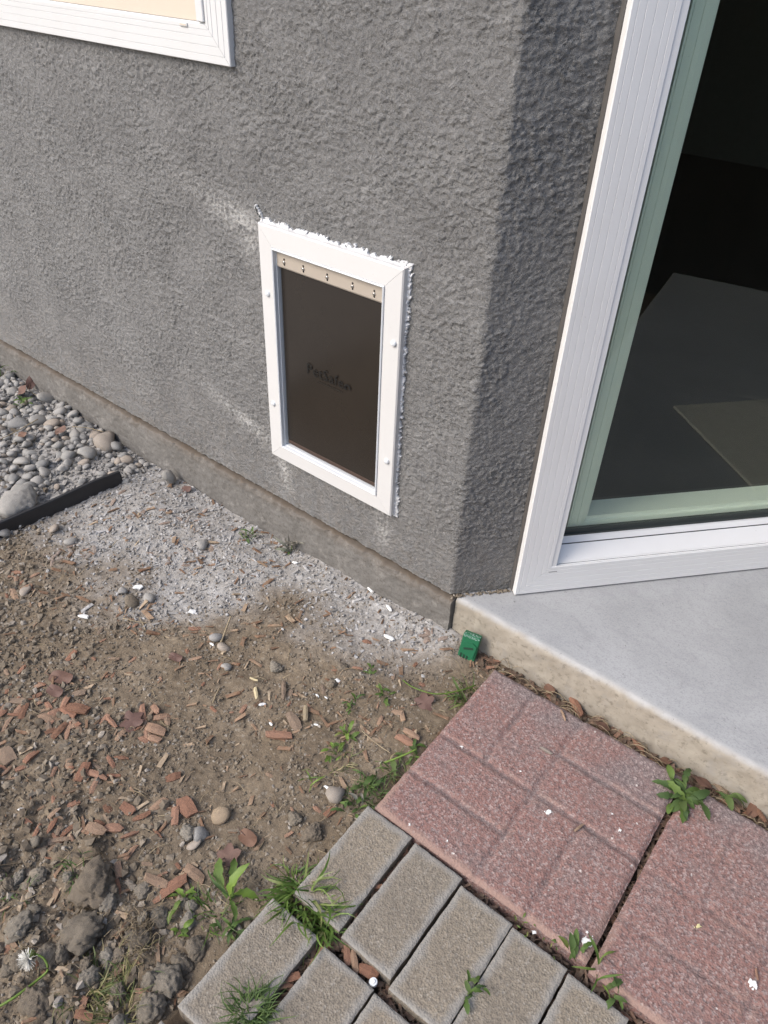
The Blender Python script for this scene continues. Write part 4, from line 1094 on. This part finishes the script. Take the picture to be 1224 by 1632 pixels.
for px, py, L, rz, lb in ((870, 1196, .024, .0, 'pale straw bit lying on the red slab'), (923, 1319, .022, 1.35, 'brown wood sliver lying on the red slab'), (898, 1140, .026, -.75, 'thin dark sliver on the red slab near its far corner'), (1206, 1553, .016, -1.1, 'red sliver on the second red slab')):
    P = pp(px, py, .003); put_chip(P, L, lb, None, 'dustchip' if 'pale' in lb else 'chip', rz, .05, None, .6)
for px, py, L, rz, lb in ((585, 1548, .036, .2, 'large red chip wedged in the paver joint by the white disc'), (553, 1523, .03, -.8, 'red chip in the wide joint under the grass'), (565, 1535, .036, -.75, 'grey bark chip in the wide paver joint'), (600, 1413, .026, .8, 'red chip in the joint between the outer two pavers'), (463, 1558, .03, .9, 'orange chip in the joint at the bottom of the paving'), (450, 1572, .03, .9, 'red chip nearest the bottom in the outer joint')):
    P = pp(px, py, -.012); put_chip(P, L, lb, None, 'chip', rz, .1, None, 1.0)
# round knot slice
P = gp(352, 1302); ks = link('knot_slice', stone_mesh('knot_slice', 5, 2, .08, .42, 0, 1.0), M['splinter'])
ks.location = P+Vector((0, 0, .006)); ks.scale = (.0175,)*3; ks.rotation_euler = (.25, -.2, 0)
tag(ks, 'round knot of weathered wood on the soil', 'wood knot')

# ---- clods
for px, py, r, lb in ((152, 1415, .048, 'largest grey soil clod, upper one of two at lower left'), (132, 1490, .044, 'pale soil clod sitting on a wood chip at lower left'), (172, 1440, .022, 'small clod tucked under the largest clod'),
        (497, 1330, .024, 'brown soil clod beside the outer grey paver'), (470, 1306, .018, 'small brown clod near the outer grey paver'), (265, 1567, .034, 'dark round clod beside the bottom left paver'), (290, 1540, .022, 'small clod left of the bottom paver'),
        (220, 1500, .026, 'dark clod behind the pale roots'), (62, 1400, .020, 'small clod at left of the biggest clod'), (255, 1462, .022, 'brown clod between roots and lime weed'), (300, 1330, .020, 'rough brown clod under the broad chip'),
        (545, 1065, .018, 'round soil clod in the middle distance'), (440, 1065, .020, 'brown clod on the disturbed soil'), (530, 1090, .016, 'small pale clod before the weeds'), (80, 1530, .026, 'dark clod beside the dandelion head'), (30, 1480, .030, 'dark clod at the left edge'),
        (230, 1420, .02, 'small clod beside the red chips'), (240, 1610, .03, 'clod at the bottom edge between grass tufts'), (60, 1600, .03, 'brown clod in the bottom left corner'), (300, 1470, .018, 'small grey clod beneath the leaves')):
    P = gp(px, py); put_stone('soil_clod', random.choice(CLD), M['clod'], P, r*.62, lb, 'clod', None, .25, .3)
for k in range(34):
    P = gp(random.uniform(5, 330), random.uniform(1390, 1640))
    if in_paving(np.array(P.x), np.array(P.y)) > -.02: continue
    put_stone('soil_clod', random.choice(CLD), M['clod'], P, random.uniform(.007, .015), 'small broken lump of soil in the clod patch at bottom left', 'clod', 'small lumps among the clods', .3, 1)

# ---- paint chunks and splatters
def flake(seed, n=9):
    rg = random.Random(seed); bm = bmesh.new()
    ring = [(rg.uniform(.6, 1.15)*math.cos(6.283*k/n), rg.uniform(.5, 1.0)*.7*math.sin(6.283*k/n)) for k in range(n)]
    top = [bm.verts.new((x*.86, y*.86, .25+rg.uniform(-.08, .08))) for x, y in ring]; md = [bm.verts.new((x, y, .1)) for x, y in ring]; lo = [bm.verts.new((x*.9, y*.9, -.15)) for x, y in ring]
    c = bm.verts.new((0, 0, .36)); 
    for k in range(n):
        q = (k+1) % n; bm.faces.new((top[k], top[q], c)); bm.faces.new((md[k], md[q], top[q], top[k])); bm.faces.new((lo[k], lo[q], md[q], md[k]))
    return bm_mesh('paint_chunk', bm)
FLK = [flake(i) for i in range(5)]
for q in FLK: q.materials.append(M['paint'])
for px, py, r, rz, lb in ((135, 985, .0135, .6, 'white chunk of paint lying left on the soil'), (221, 938, .0135, 1.2, 'white chunk of paint propped on the olive stone'), (307, 977, .012, .9, 'long white paint chunk on the brown soil at centre'), (338, 1028, .007, 0, 'small white scrap by the twig foot'),
        (470, 898, .009, .2, 'white paint flake below the dusty thistle'), (590, 942, .010, -.2, 'white paint flake in the dust near the footing'), (620, 971, .011, -.3, 'largest white flake in front of the footing'), (538, 1086, .008, .4, 'white flake among the weeds mid soil'),
        (418, 1124, .008, 1, 'white flake below the cream shards'), (506, 1110, .006, 0, 'small white flake left of the weeds'), (504, 1156, .006, .5, 'tiny white flake above the leafy weed'), (432, 1155, .006, .1, 'tiny white flake right of the soil centre'), (35, 1291, .007, .7, 'white flake on pale soil at left'),
        (112, 1543, .005, 0, 'tiny white flake among dark clods'), (521, 1256, .007, .3, 'white flake beside the pinkish rock'), (520, 1113, .005, 0, 'white speck beside the small pale clod'), (620, 1018, .013, .2, 'pale crumb of mortar in the dust near the wall corner')):
    P = gp(px, py); o = link('paint_chunk', random.choice(FLK)); o.location = P+Vector((0, 0, r*.35)); o.scale = (r, r*random.uniform(.6, 1), r*.8); o.rotation_euler = (random.uniform(-.3, .3), random.uniform(-.3, .3), rz)
    tag(o, lb, 'paint chunk')
def splat(seed, n=26):
    rg = random.Random(seed); bm = bmesh.new()
    for k in range(n):
        a = rg.uniform(0, 6.28); d = abs(rg.gauss(0, .45)); r = rg.uniform(.10, .34)*(1.2-min(d, 1)*.7); cx_, cy_ = d*math.cos(a), d*math.sin(a)*.8; nn_ = 7
        h_ = rg.uniform(.05, .12)
        up = [bm.verts.new((cx_+r*rg.uniform(.6, 1.1)*math.cos(6.283*i/nn_), cy_+r*rg.uniform(.6, 1.1)*math.sin(6.283*i/nn_), h_)) for i in range(nn_)]
        lo = [bm.verts.new((v.co.x*1.02, v.co.y*1.02, -.12)) for v in up]; bm.faces.new(up)
        for i in range(nn_): bm.faces.new((up[i], lo[i], lo[(i+1) % nn_], up[(i+1) % nn_]))
    return bm_mesh('paint_splatter', bm)
for i, (px, py, r, sx2, mt, lb) in enumerate(((874, 1294, .0085, .8, 'paint', 'white paint splatter in the middle of the red slab'), (934, 1502, .0125, 1.3, 'paint', 'largest white paint splatter, beside the slab joint'), (1199, 1569, .0095, 1, 'paint', 'white paint splatter on the second red slab at right'), (1113, 1475, .0062, 1, 'yellowpaint', 'pale yellow spot on the second red slab'),
        (988, 1323, .0042, 1, 'paint', 'small white paint speck right of the middle splatter'), (736, 1190, .004, 1, 'paint', 'small white speck in the far groove of the red slab'), (829, 1229, .003, 1, 'paint', 'tiny white speck near the slab centre'), (713, 1340, .003, 1, 'paint', 'tiny white speck near the grey pavers'), (653, 1314, .003, 1, 'paint', 'tiny white speck on the rim of the red slab'), (976, 1297, .003, 1, 'paint', 'tiny white speck above the small speck'), (851, 1486, .005, 1, 'paint', 'white speck in the joint between grey and red paving'))):
    o = link('paint_splatter', splat(i), M[mt]); o.location = pp(px, py, .0012); o.scale = (r, r*sx2, r); o.rotation_euler = (0, 0, .9+i)
    tag(o, lb, 'paint splatter')
# white disc in the joint
P = pp(595, 1565, -.004)
bm = bmesh.new(); bmesh.ops.create_cone(bm, segments=18, radius1=.0066, radius2=.0056, depth=.005, cap_ends=True); o = link('white_disc', bm_mesh('white_disc', bm, False), M['bluewhite']); o.location = P
bmx = bmesh.new(); bmesh.ops.create_cone(bmx, segments=14, radius1=.003, radius2=.0022, depth=.002, cap_ends=True); d_ = link('boss', bm_mesh('boss', bmx), M['paint'], o); d_.location = (0, 0, .0034)
o.rotation_euler = (.12, .1, 0); tag(o, 'small round white plastic cap in the paver joint', 'plastic cap')
# cream shards
for i, (px, py, L, rz, mt, lb) in enumerate(((405, 1086, .02, .2, 'cream', 'cream crumbly scrap mid soil'), (408, 1107, .032, -.6, 'cream', 'cream wood shard below the crumbly scrap'), (452, 1102, .05, -.75, 'chip', 'pale orange splinter with a torn end mid soil'), (487, 1140, .035, -.8, 'straw', 'thin pale splinter at the end of the torn one'))):
    P = gp(px, py); P.z += .006; put_chip(P, L, lb, None, mt, rz, .1, None, .7)

# ---- twigs, stems and straw
def tube_mesh(name, pts, r0, r1, seg=6):
    V = []; F = []; n = len(pts)
    for i, p in enumerate(pts):
        p = Vector(p); a = Vector(pts[max(0, i-1)]); b = Vector(pts[min(n-1, i+1)]); t = (b-a).normalized()
        s = t.orthogonal().normalized(); u = t.cross(s); r = r0+(r1-r0)*i/(n-1)
        for k in range(seg):
            w = p+(s*math.cos(6.283*k/seg)+u*math.sin(6.283*k/seg))*r; V.append(tuple(w))
    for i in range(n-1):
        for k in range(seg): F.append((i*seg+k, i*seg+(k+1) % seg, i*seg+seg+(k+1) % seg, i*seg+seg+k))
    F.append(tuple(range(seg))[::-1]); F.append(tuple(range((n-1)*seg, n*seg)))
    return py_mesh(name, V, F, True)
def stalk(name, pix, r0, r1, mat, label, cat, lifts=None, smooth=5):
    P = [gp(x, y, (lifts[i] if lifts else .004)) for i, (x, y) in enumerate(pix)]
    out = []
    for i in range(len(P)-1):
        p0 = P[max(0, i-1)]; p1 = P[i]; p2 = P[i+1]; p3 = P[min(len(P)-1, i+2)]
        for k in range(smooth):
            t = k/smooth
            out.append(.5*((2*p1)+(p2-p0)*t+(2*p0-5*p1+4*p2-p3)*t*t+(3*p1-p0-3*p2+p3)*t**3))
    out.append(P[-1])
    o = link(name, tube_mesh(name, out, r0, r1), M[mat]); tag(o, label, cat); return o
stalk('twig', [(352, 1024), (360, 1003), (368, 982)], .0024, .0016, 'straw', 'short brown twig leaning by the round stones', 'twig', [.004, .012, .02])
stalk('twig', [(339, 1120), (345, 1105), (350, 1096)], .0015, .001, 'straw', 'little pale twig lying on bare soil', 'twig')
stalk('twig', [(232, 1005), (228, 995), (222, 984)], .0012, .0008, 'straw', 'thin straw in the dark hollow', 'twig')
stalk('twig', [(196, 985), (215, 990), (235, 993)], .001, .0008, 'straw', 'thin straw lying across the hollow', 'twig')
stalk('fallen_weed', [(758, 1092), (735, 1100), (695, 1106), (660, 1096), (642, 1084)], .0016, .0011, 'leaflime', 'long pale green stem arching from the red slab edge', 'weed stem', [.012, .02, .022, .012, .004])
stalk('fallen_weed', [(612, 1216), (640, 1205), (664, 1194)], .0022, .0016, 'leaflime', 'straight pale green stem beside the red slab edge', 'weed stem', [.006, .02, .03])
stalk('twig', [(60, 668), (25, 688), (-10, 705)], .0018, .001, 'straw', 'pale straw lying across the gravel at the left edge', 'twig', [.03]*3)
stalk('twig', [(45, 620), (52, 626), (58, 630)], .0014, .001, 'straw', 'short pale straw in the gravel near the wall', 'twig', [.03]*3)
stalk('twig', [(115, 680), (140, 682), (165, 688)], .0016, .001, 'straw', 'straw lying on pebbles beside the footing', 'twig', [.03]*3)
stalk('twig', [(577, 1165), (600, 1185), (622, 1200)], .001, .0008, 'straw', 'thin curved root by the red slab', 'twig', [.01]*3)
# fine straw and roots as one mass
Vs = []; Fs = []; base = 0
def add_tube(pts, r):
    global base
    me = tube_mesh('x', pts, r, r*.6, 4); 
    Vs.extend([tuple(v.co) for v in me.vertices]); Fs.extend([tuple(i+base for i in p.vertices) for p in me.polygons if len(p.vertices) == 4]); base += len(me.vertices); bpy.data.meshes.remove(me)
for k in range(300):
    if k < 150: px, py = random.uniform(0, 560), random.uniform(840, 1500)
    elif k < 230: px, py = random.uniform(520, 760), random.uniform(1050, 1330)
    else: px, py = random.uniform(0, 300), random.uniform(1380, 1630)
    P = gp(px, py)
    if in_paving(np.array(P.x), np.array(P.y)) > -.01 or P.y > -.02: continue
    a = random.uniform(0, 6.28); L = random.uniform(.012, .045); b = random.uniform(-.8, .8); pts = []
    for i in range(4):
        t = i/3; x = P.x+math.cos(a+b*t)*L*t; y = P.y+math.sin(a+b*t)*L*t
        pts.append(Vector((x, y, gz(x, y)+.003+.004*math.sin(3.14*t))))
    add_tube(pts, random.uniform(.0004, .0009))
for k in range(70):        # pale root mat by the clods
    P = gp(random.gauss(225, 16), random.gauss(1500, 20)); a = random.uniform(0, 6.28); pts = []
    for i in range(5):
        t = i/4; a += random.uniform(-.5, .5); pts.append(P+Vector((math.cos(a)*.03*t, math.sin(a)*.03*t, .008+.012*math.sin(3*t))))
    add_tube(pts, .0005)
for k in range(90):        # dead stems along the slab gap
    x = random.uniform(.14, 1.05); y = random.uniform(-.040, -.008); a = random.gauss(0, .35)+(3.14 if random.random() < .5 else 0); L = random.uniform(.015, .05)
    add_tube([Vector((x+math.cos(a)*L*t, y+math.sin(a)*L*t*.5, -.018+.012*math.sin(3.14*t)+.006*t)) for t in (0, .33, .66, 1)], random.uniform(.0005, .0011))
tag(link('straw_litter', py_mesh('straw_litter', Vs, Fs, True), M['straw']), 'fine straw and root fibres strewn over the soil', None, None, 'stuff')

# ---- leaves and weeds
def leaf_mesh(seed, kind):
    rg = random.Random(seed); n = 12; V = []; F = []
    for i in range(n+1):
        t = i/n
        if kind == 'lobed':
            w = .13*(math.sin(math.pi*min(1, t*.96+.02))**.8)*(.35+.65*t)*1.7
            w *= (.55 + .55*abs(math.sin(t*math.pi*4.2+rg.uniform(-.2, .2)))) if 0 < i < n else 1
        elif kind == 'oval':
            w = .025+.15*math.sin(math.pi*max(0, (t-.25)/.75))**.7 if t > .25 else .025
        else:
            w = .055*math.sin(math.pi*min(1, t*.95+.05))**.6
        if i == n: w = .008
        arch = .30*math.sin(t*math.pi*.9) - .10*t*t; wav = .025*math.sin(t*9+seed)
        side = .05*math.sin(t*3+seed)
        V += [(t, w+side, arch+.25*w+wav), (t, side, arch-.012), (t, -w*rg.uniform(.85, 1.1)+side, arch+.25*w-wav)]
    for i in range(n):
        for q in range(2): F.append((3*i+q, 3*i+q+1, 3*i+4+q, 3*i+3+q))
    return py_mesh('leaf', V, F, True)
LV = {k: [leaf_mesh(i*3+len(k), k) for i in range(4)] for k in ('lobed', 'oval', 'blade')}
for l in LV.values():
    for q in l: q.materials.append(None)
def add_leaf(parent, kind, L, az, tilt, mat, off=(0, 0, 0), roll=0.0, name='leaf', wid=1.0):
    o = bpy.data.objects.new(name, random.choice(LV[kind])); C.objects.link(o); o.parent = parent
    o.material_slots[0].link = 'OBJECT'; o.material_slots[0].material = M[mat]
    L *= .86; o.location = off; o.scale = (L, L*wid*random.uniform(.65, 1.05), L*random.uniform(.5, 1.1)); o.rotation_euler = (roll*1.6, -tilt*random.uniform(.4, 1.1), az); return o
def rosette(name, P, leaves, label, cat='weed'):
    e = tag(empty(name, P), label, cat)
    for kind, L, az, tilt, mat, *r in leaves:
        add_leaf(e, kind, L, az, tilt, mat, r[0] if r else (0, 0, 0), random.uniform(-.35, .35))
    return e
def ring(n, kind, l0, l1, mats, t0=.1, t1=.7, a0=0, a1=6.283, spread=.009):
    n = int(n*1.5)
    return [(kind if isinstance(kind, str) else random.choice(kind), random.uniform(l0, l1), a0+(a1-a0)*(i+random.uniform(.1, .9))/n, random.uniform(t0, t1), random.choice(mats), (random.gauss(0, spread), random.gauss(0, spread), 0)) for i in range(n)]
rosette('dandelion_weed', pp(1088, 1268, -.006), ring(17, ('oval', 'lobed', 'oval'), .034, .062, ('leafd', 'leafd', 'leafg'), .05, .75), 'dark green dandelion rosette growing in the joint by the patio slab')
rosette('weed', pp(1152, 1265, -.006), ring(3, 'oval', .03, .05, ('leafd',), .1, .4, -.8, .2), 'few dark leaves in the slab gap right of the dandelion')
rosette('weed', pp(920, 1528, -.008), ring(4, ('oval', 'lobed'), .026, .044, ('leafg', 'leafd'), .3, .8, 1.0, 3.2), 'upright weed beside the big paint splatter')
rosette('weed', pp(955, 1555, -.006), ring(4, ('blade', 'blade', 'oval'), .03, .058, ('leafg', 'leaflime'), .2, .9, 0, 6.28), 'weed with a tall blade at the slab and paver corner')
rosette('weed', pp(985, 1585, -.006), ring(4, 'oval', .022, .040, ('leafg', 'leafd'), .15, .6), 'broad leaved weed lowest in the red and grey joint')
rosette('weed_sprout', pp(752, 1572, .0), ring(6, ('lobed', 'oval'), .018, .032, ('leafd', 'leafg'), .15, .6), 'small sprout in the joint between two grey pavers')
rosette('weed_sprout', pp(840, 1478, -.006), ring(5, 'oval', .008, .014, ('leafg',), .2, .8), 'tiny sprout in the joint above the grey pavers')
rosette('weed_sprout', pp(872, 1503, -.006), ring(4, 'oval', .008, .013, ('leafg',), .2, .8), 'tiny sprout right of the white speck in the joint')
rosette('dandelion_weed', gp(838, 1074), [('lobed', .085, 2.5, .45, 'leafg'), ('lobed', .05, 2.9, .15, 'leafg'), ('blade', .06, 1.9, .5, 'leafd'), ('blade', .055, -.6, .15, 'leafdry'), ('lobed', .05, 1.2, .3, 'leafd'), ('blade', .07, 2.2, .7, 'leafdry')], 'dandelion with one long jagged leaf in the slab corner')
rosette('weed', gp(735, 1120), ring(9, 'blade', .03, .06, ('grass', 'leafd'), .3, .9, 2.5, 5.0), 'narrow leaved weed at the far left corner of the red slab')
rosette('weed', gp(655, 1205), ring(8, ('lobed', 'oval'), .022, .04, ('leafg', 'leafd'), .15, .7), 'leafy weed tucked against the red slab edge')
rosette('weed', gp(622, 1230), ring(8, ('lobed', 'blade'), .022, .042, ('leafd', 'leafg'), .15, .7), 'jagged leaved weed left of the red slab')
rosette('weed', gp(588, 1252), ring(9, ('lobed', 'blade'), .025, .05, ('leafd', 'leafg', 'leafd'), .15, .7), 'trailing weed just above the grey paver corner')
rosette('weed', gp(566, 1290), ring(7, ('lobed', 'oval'), .022, .04, ('leafd', 'leafg', 'leafdry'), .15, .7), 'weed beside the corner of the outer grey paver')
rosette('weed', gp(545, 1178), ring(8, ('oval', 'lobed'), .020, .038, ('leafg', 'leaflime', 'leafg'), .2, .7), 'bright leafy weed in the middle of the soil')
rosette('weed', gp(560, 1125), ring(6, ('oval', 'lobed'), .018, .032, ('leafd', 'leafg'), .2, .7), 'small weed beside the white flake')
rosette('weed', gp(612, 1108), ring(7, ('oval', 'lobed'), .018, .034, ('leafd', 'leafg'), .2, .8), 'small weed at the tip of the arching stem')
rosette('weed', gp(588, 1070), ring(4, 'oval', .016, .028, ('leafg', 'leafd'), .2, .7), 'tiny weed beside the curled orange bark')
rosette('weed', gp(495, 1250), ring(4, 'blade', .02, .04, ('leaflime', 'leafg'), .3, .9), 'pale blade weed left of the pinkish rock')
rosette('weed', gp(535, 1200), ring(5, 'oval', .016, .03, ('leafg', 'leaflime'), .2, .6), 'weed trailing below the bright leafy one')
rosette('dandelion_weed', gp(366, 1432), [('lobed', .085, 1.35, .95, 'leaflime'), ('lobed', .06, .6, .4, 'leaflime'), ('lobed', .08, 2.7, .25, 'leafg'), ('lobed', .07, 2.2, .35, 'leafg'), ('blade', .07, 3.0, .2, 'leafd'), ('lobed', .045, -.5, .3, 'leafg')], 'lime weed with one tall broad leaf beside the grass')
rosette('weed', gp(300, 1440), ring(6, ('lobed', 'oval'), .024, .042, ('leafg', 'leaflime', 'leafg'), .15, .6), 'lobed weed at the left of the lime weed')
rosette('weed', gp(362, 1480), ring(7, ('lobed', 'oval'), .022, .05, ('leafg', 'leafd'), .2, .9), 'spreading weed above the bottom left paver')
rosette('weed', gp(285, 1488), ring(4, 'oval', .018, .03, ('leaflime', 'leafg'), .3, .8), 'little pale weed among the lumps')
rosette('weed', gp(398, 1500), ring(6, ('lobed', 'oval'), .02, .036, ('leafd', 'leafg'), .1, .5), 'low weed on the rim of the bottom left paver')
rosette('weed', gp(400, 858), ring(10, ('lobed', 'blade'), .022, .046, ('leafd', 'leafg', 'leafdry'), .3, .95), 'feathery green weed in the dust by the footing')
rosette('dusty_thistle', gp(466, 878), ring(7, ('lobed', 'lobed', 'blade'), .05, .085, ('leafdry', 'leafdry', 'leafdry'), .35, .95)+[('blade', .05, 2.2, .8, 'leaflime'), ('oval', .03, 4.0, .2, 'leafg'), ('oval', .026, 5.0, .2, 'leafg')], 'dust coated thistle wilting against the footing')
rosette('weed', gp(36, 645, .015), ring(6, 'oval', .025, .045, ('leafd', 'leafg', 'leafd'), .2, .7), 'green weed in the gravel beneath a brown leaf')
rosette('weed', gp(3, 600, .01), ring(6, 'blade', .04, .07, ('leafd', 'leafdry'), .3, 1.0), 'weed at the left edge above the gravel')
rosette('weed', gp(118, 648, .01), ring(4, 'blade', .03, .06, ('leafdry',), .6, 1.2), 'dry tuft at the footing above the gravel')
rosette('weed', gp(28, 590, .01), ring(5, 'blade', .05, .08, ('leafdry',), .7, 1.3), 'dry weed standing against the footing at the far left')
# dead leaves
def dead_leaf(P, L, rz, label, kind='maple', tilt=.1, mat='deadleaf'):
    rg = random.Random(label); n = 22; V = [(0, 0, .05)]
    for i in range(n):
        a = 6.283*i/n; r = 1.0
        if kind == 'maple': r = .62+.42*abs(math.cos(a*2.5))**1.5*rg.uniform(.8, 1.1)
        x, y = r*math.cos(a), r*math.sin(a)*(1 if kind == 'maple' else .55); V.append((x, y, .18*math.sin(a*3+1)*r+rg.uniform(-.05, .05)+(.25*y*y if kind != 'maple' else 0)))
    F = [(0, 1+i, 1+(i+1) % n) for i in range(n)]
    o = link('dead_leaf', py_mesh('dead_leaf', V, F, True), M[mat]); o.location = P+Vector((0, 0, L*.12+.003)); o.scale = (L, L, L*.7); o.rotation_euler = (tilt, -tilt, rz)
    sm_ = tube_mesh('leaf_stalk', [Vector((-.3, 0, .06)), Vector((-.9, .05, .08)), Vector((-1.4, .2, .12))], .03, .02, 5); s_ = link('leaf_stalk', sm_, M[mat], o)
    return tag(o, label, 'dead leaf')
dead_leaf(gp(211, 1152), .026, .4, 'purple brown maple leaf flat among the wood chips')
dead_leaf(gp(98, 1083), .028, .5, 'curled grey brown leaf above the dense chip pile', 'oval')
dead_leaf(gp(88, 1104), .022, .2, 'dark brown leaf behind the dense chip pile', 'oval')
dead_leaf(gp(280, 1050), .018, .3, 'small dark leaf on the soil below the stones', 'oval')
dead_leaf(gp(676, 1122), .022, 1.0, 'crumpled brown leaf near the arching stem', 'maple', .3)
dead_leaf(gp(365, 1368), .022, 1.0, 'brown leaf beside the outer weeds', 'maple', .3)
dead_leaf(gp(395, 1338), .022, .0, 'brown curled leaf left of the brown clod', 'oval', .2)
dead_leaf(gp(36, 625, .03), .034, .2, 'brown leaf standing on the gravel weed', 'oval', .6)
dead_leaf(gp(50, 612, .02), .028, 2.2, 'folded red brown leaf in the gravel by the footing', 'oval', .5)
dead_leaf(gp(97, 688, .02), .020, 1.0, 'curled leaf in the gravel near the footing', 'oval', .5)
dead_leaf(gp(36, 695, .02), .020, .3, 'rusty curled leaf lying on the pebbles', 'oval', .3)
dead_leaf(gp(297, 782), .020, .3, 'dark curled leaf at the footing right of the pointed stone', 'oval', .4)
for px, py, L, lb in ((875, 1100, .016, 'dead leaf in the slab gap beside the dandelion'), (960, 1160, .018, 'dead leaf halfway along the slab gap'), (1120, 1250, .020, 'red brown dead leaf right of the slab dandelion'), (1200, 1292, .020, 'grey dead leaf in the slab gap at right'), (1060, 1215, .016, 'dead leaf in the slab gap left of the dandelion')):
    dead_leaf(pp(px, py, -.016), L, random.uniform(0, 6), lb, 'oval', .3)

# ---- grass tufts
def tuft(P, n, h0, h1, rad, mat, label, lean=(0, 0), wid=.0016, flop=.9):
    V = []; F = []
    for k in range(n):
        a = random.uniform(0, 6.283); d = rad*math.sqrt(random.random()); x0, y0 = d*math.cos(a), d*math.sin(a)
        a2 = a+random.gauss(0, .9); L = h0*.6+(h1-h0*.6)*random.random()**1.4; dirx = math.cos(a2)*random.uniform(.2, 1)+lean[0]; diry = math.sin(a2)*random.uniform(.2, 1)+lean[1]; swirl = random.gauss(0, .22)
        el = random.uniform(.25, 1.4); w = wid*random.uniform(.6, 1.3); nseg = 5; b = len(V); x, y, z = x0, y0, -.006
        hl = math.hypot(dirx, diry) or 1; ux, uy = dirx/hl, diry/hl; tw = random.uniform(-.9, .9)
        for i in range(nseg+1):
            t = i/nseg; ww = w*(1-t**2.2)+.00015
            sx3, sy3 = -uy*math.cos(tw)*ww, ux*math.cos(tw)*ww
            V += [(x+sx3, y+sy3, z+math.sin(tw)*ww), (x-sx3, y-sy3, z-math.sin(tw)*ww)]
            e = el-flop*t*random.uniform(.7, 1.2); st3 = L/nseg; x += ux*math.cos(e)*st3; y += uy*math.cos(e)*st3; z = max(z+math.sin(e)*st3, .001); ux, uy = ux-swirl*uy, uy+swirl*ux
        for i in range(nseg): F.append((b+2*i, b+2*i+1, b+2*i+3, b+2*i+2))
    o = link('grass_tuft', py_mesh('grass_tuft', V, F, True), M[mat]); o.location = P
    return tag(o, label, 'grass tuft', 'grass tufts')
tuft(pp(480, 1436, -.012), 190, .030, .085, .034, 'grass', 'thickest bright grass tuft spilling over the grey pavers', (.35, -.35), .0020, 1.3)
tuft(pp(512, 1478, -.010), 46, .03, .065, .014, 'grass', 'bright grass in the joint between two grey pavers', (.3, -.4), .0018, 1.2)
tuft(pp(402, 1612, -.002), 210, .022, .060, .022, 'leafd', 'dark fine grass tuft on the bottom left paver', (0, .0), .0009, .9)
tuft(gp(140, 1578), 90, .03, .06, .028, 'grassdry', 'dry green grass tuft at the bottom left', (0, 0), .0010, 1.1)
tuft(gp(192, 1612), 90, .03, .06, .028, 'grassdry', 'grass tuft at the bottom edge right of the dry one', (0, 0), .0010, 1.0)
tuft(gp(212, 1560), 60, .03, .06, .024, 'grassdry', 'yellowed grass between clods and pale roots', (0, .2), .0009, 1.1)
tuft(gp(128, 1390), 36, .02, .045, .025, 'leafd', 'sparse dark grass above the largest clod', (0, 0), .0009, 1.1)
tuft(gp(20, 1420), 26, .02, .045, .03, 'leafd', 'sparse dark grass at the left edge', (0, 0), .0009, 1.1)
tuft(gp(600, 1270), 40, .02, .05, .02, 'leafd', 'dark grass squeezed beside the red slab corner', (0, 0), .0009, 1.1)
tuft(gp(470, 1400), 30, .03, .055, .015, 'grass', 'light grass behind the thickest tuft', (0, .2), .0014, 1.0)
tuft(gp(640, 1232), 60, .02, .05, .022, 'grassdry', 'thin mixed grass against the left rim of the red slab', (-.2, 0), .0009, 1.2)
tuft(gp(572, 1268), 50, .02, .045, .022, 'leafd', 'thin dark grass above the corner of the outer paver', (0, 0), .0009, 1.2)
tuft(gp(745, 1105), 50, .02, .055, .016, 'grassdry', 'thin grass at the far left rim of the red slab', (-.4, -.1), .0009, 1.1)
tuft(gp(540, 1215), 40, .015, .04, .025, 'grassdry', 'wispy grass among the mid soil weeds', (0, 0), .0008, 1.2)
tuft(gp(345, 1455), 40, .02, .05, .03, 'grass', 'wispy bright grass beside the lime weed', (.1, 0), .0009, 1.2)
# ---- dandelion head
dn0 = [(-8, 1608), (25, 1588), (62, 1560), (76, 1545), (70, 1528), (56, 1520)]
dd = stalk('dandelion_seed_head', dn0, .0020, .0015, 'leaflime', 'dandelion gone to seed on a bent stalk, lower left', 'dandelion', [.008, .012, .02, .026, .03, .026])
hp = gp(45, 1528, .022); V = []; F = []
for k in range(260):
    v = Vector((random.gauss(0, 1), random.gauss(0, 1), random.gauss(0, 1))).normalized(); v = (v+Vector((-.25, -.5, -.1))).normalized()
    L = random.uniform(.009, .017); s = v.orthogonal().normalized()*.00035; b = len(V); e = hp+v*L
    V += [hp+s, hp-s, e-s, e+s]; F.append((b, b+1, b+2, b+3))
link('seed_down', py_mesh('seed_down', V, F), M['puff'], dd)
bm = bmesh.new(); bmesh.ops.create_icosphere(bm, subdivisions=2, radius=.006)
bmesh.ops.translate(bm, verts=bm.verts, vec=gp(50, 1520, .024)); link('sepals', bm_mesh('sepals', bm, True), M['leafg'], dd)
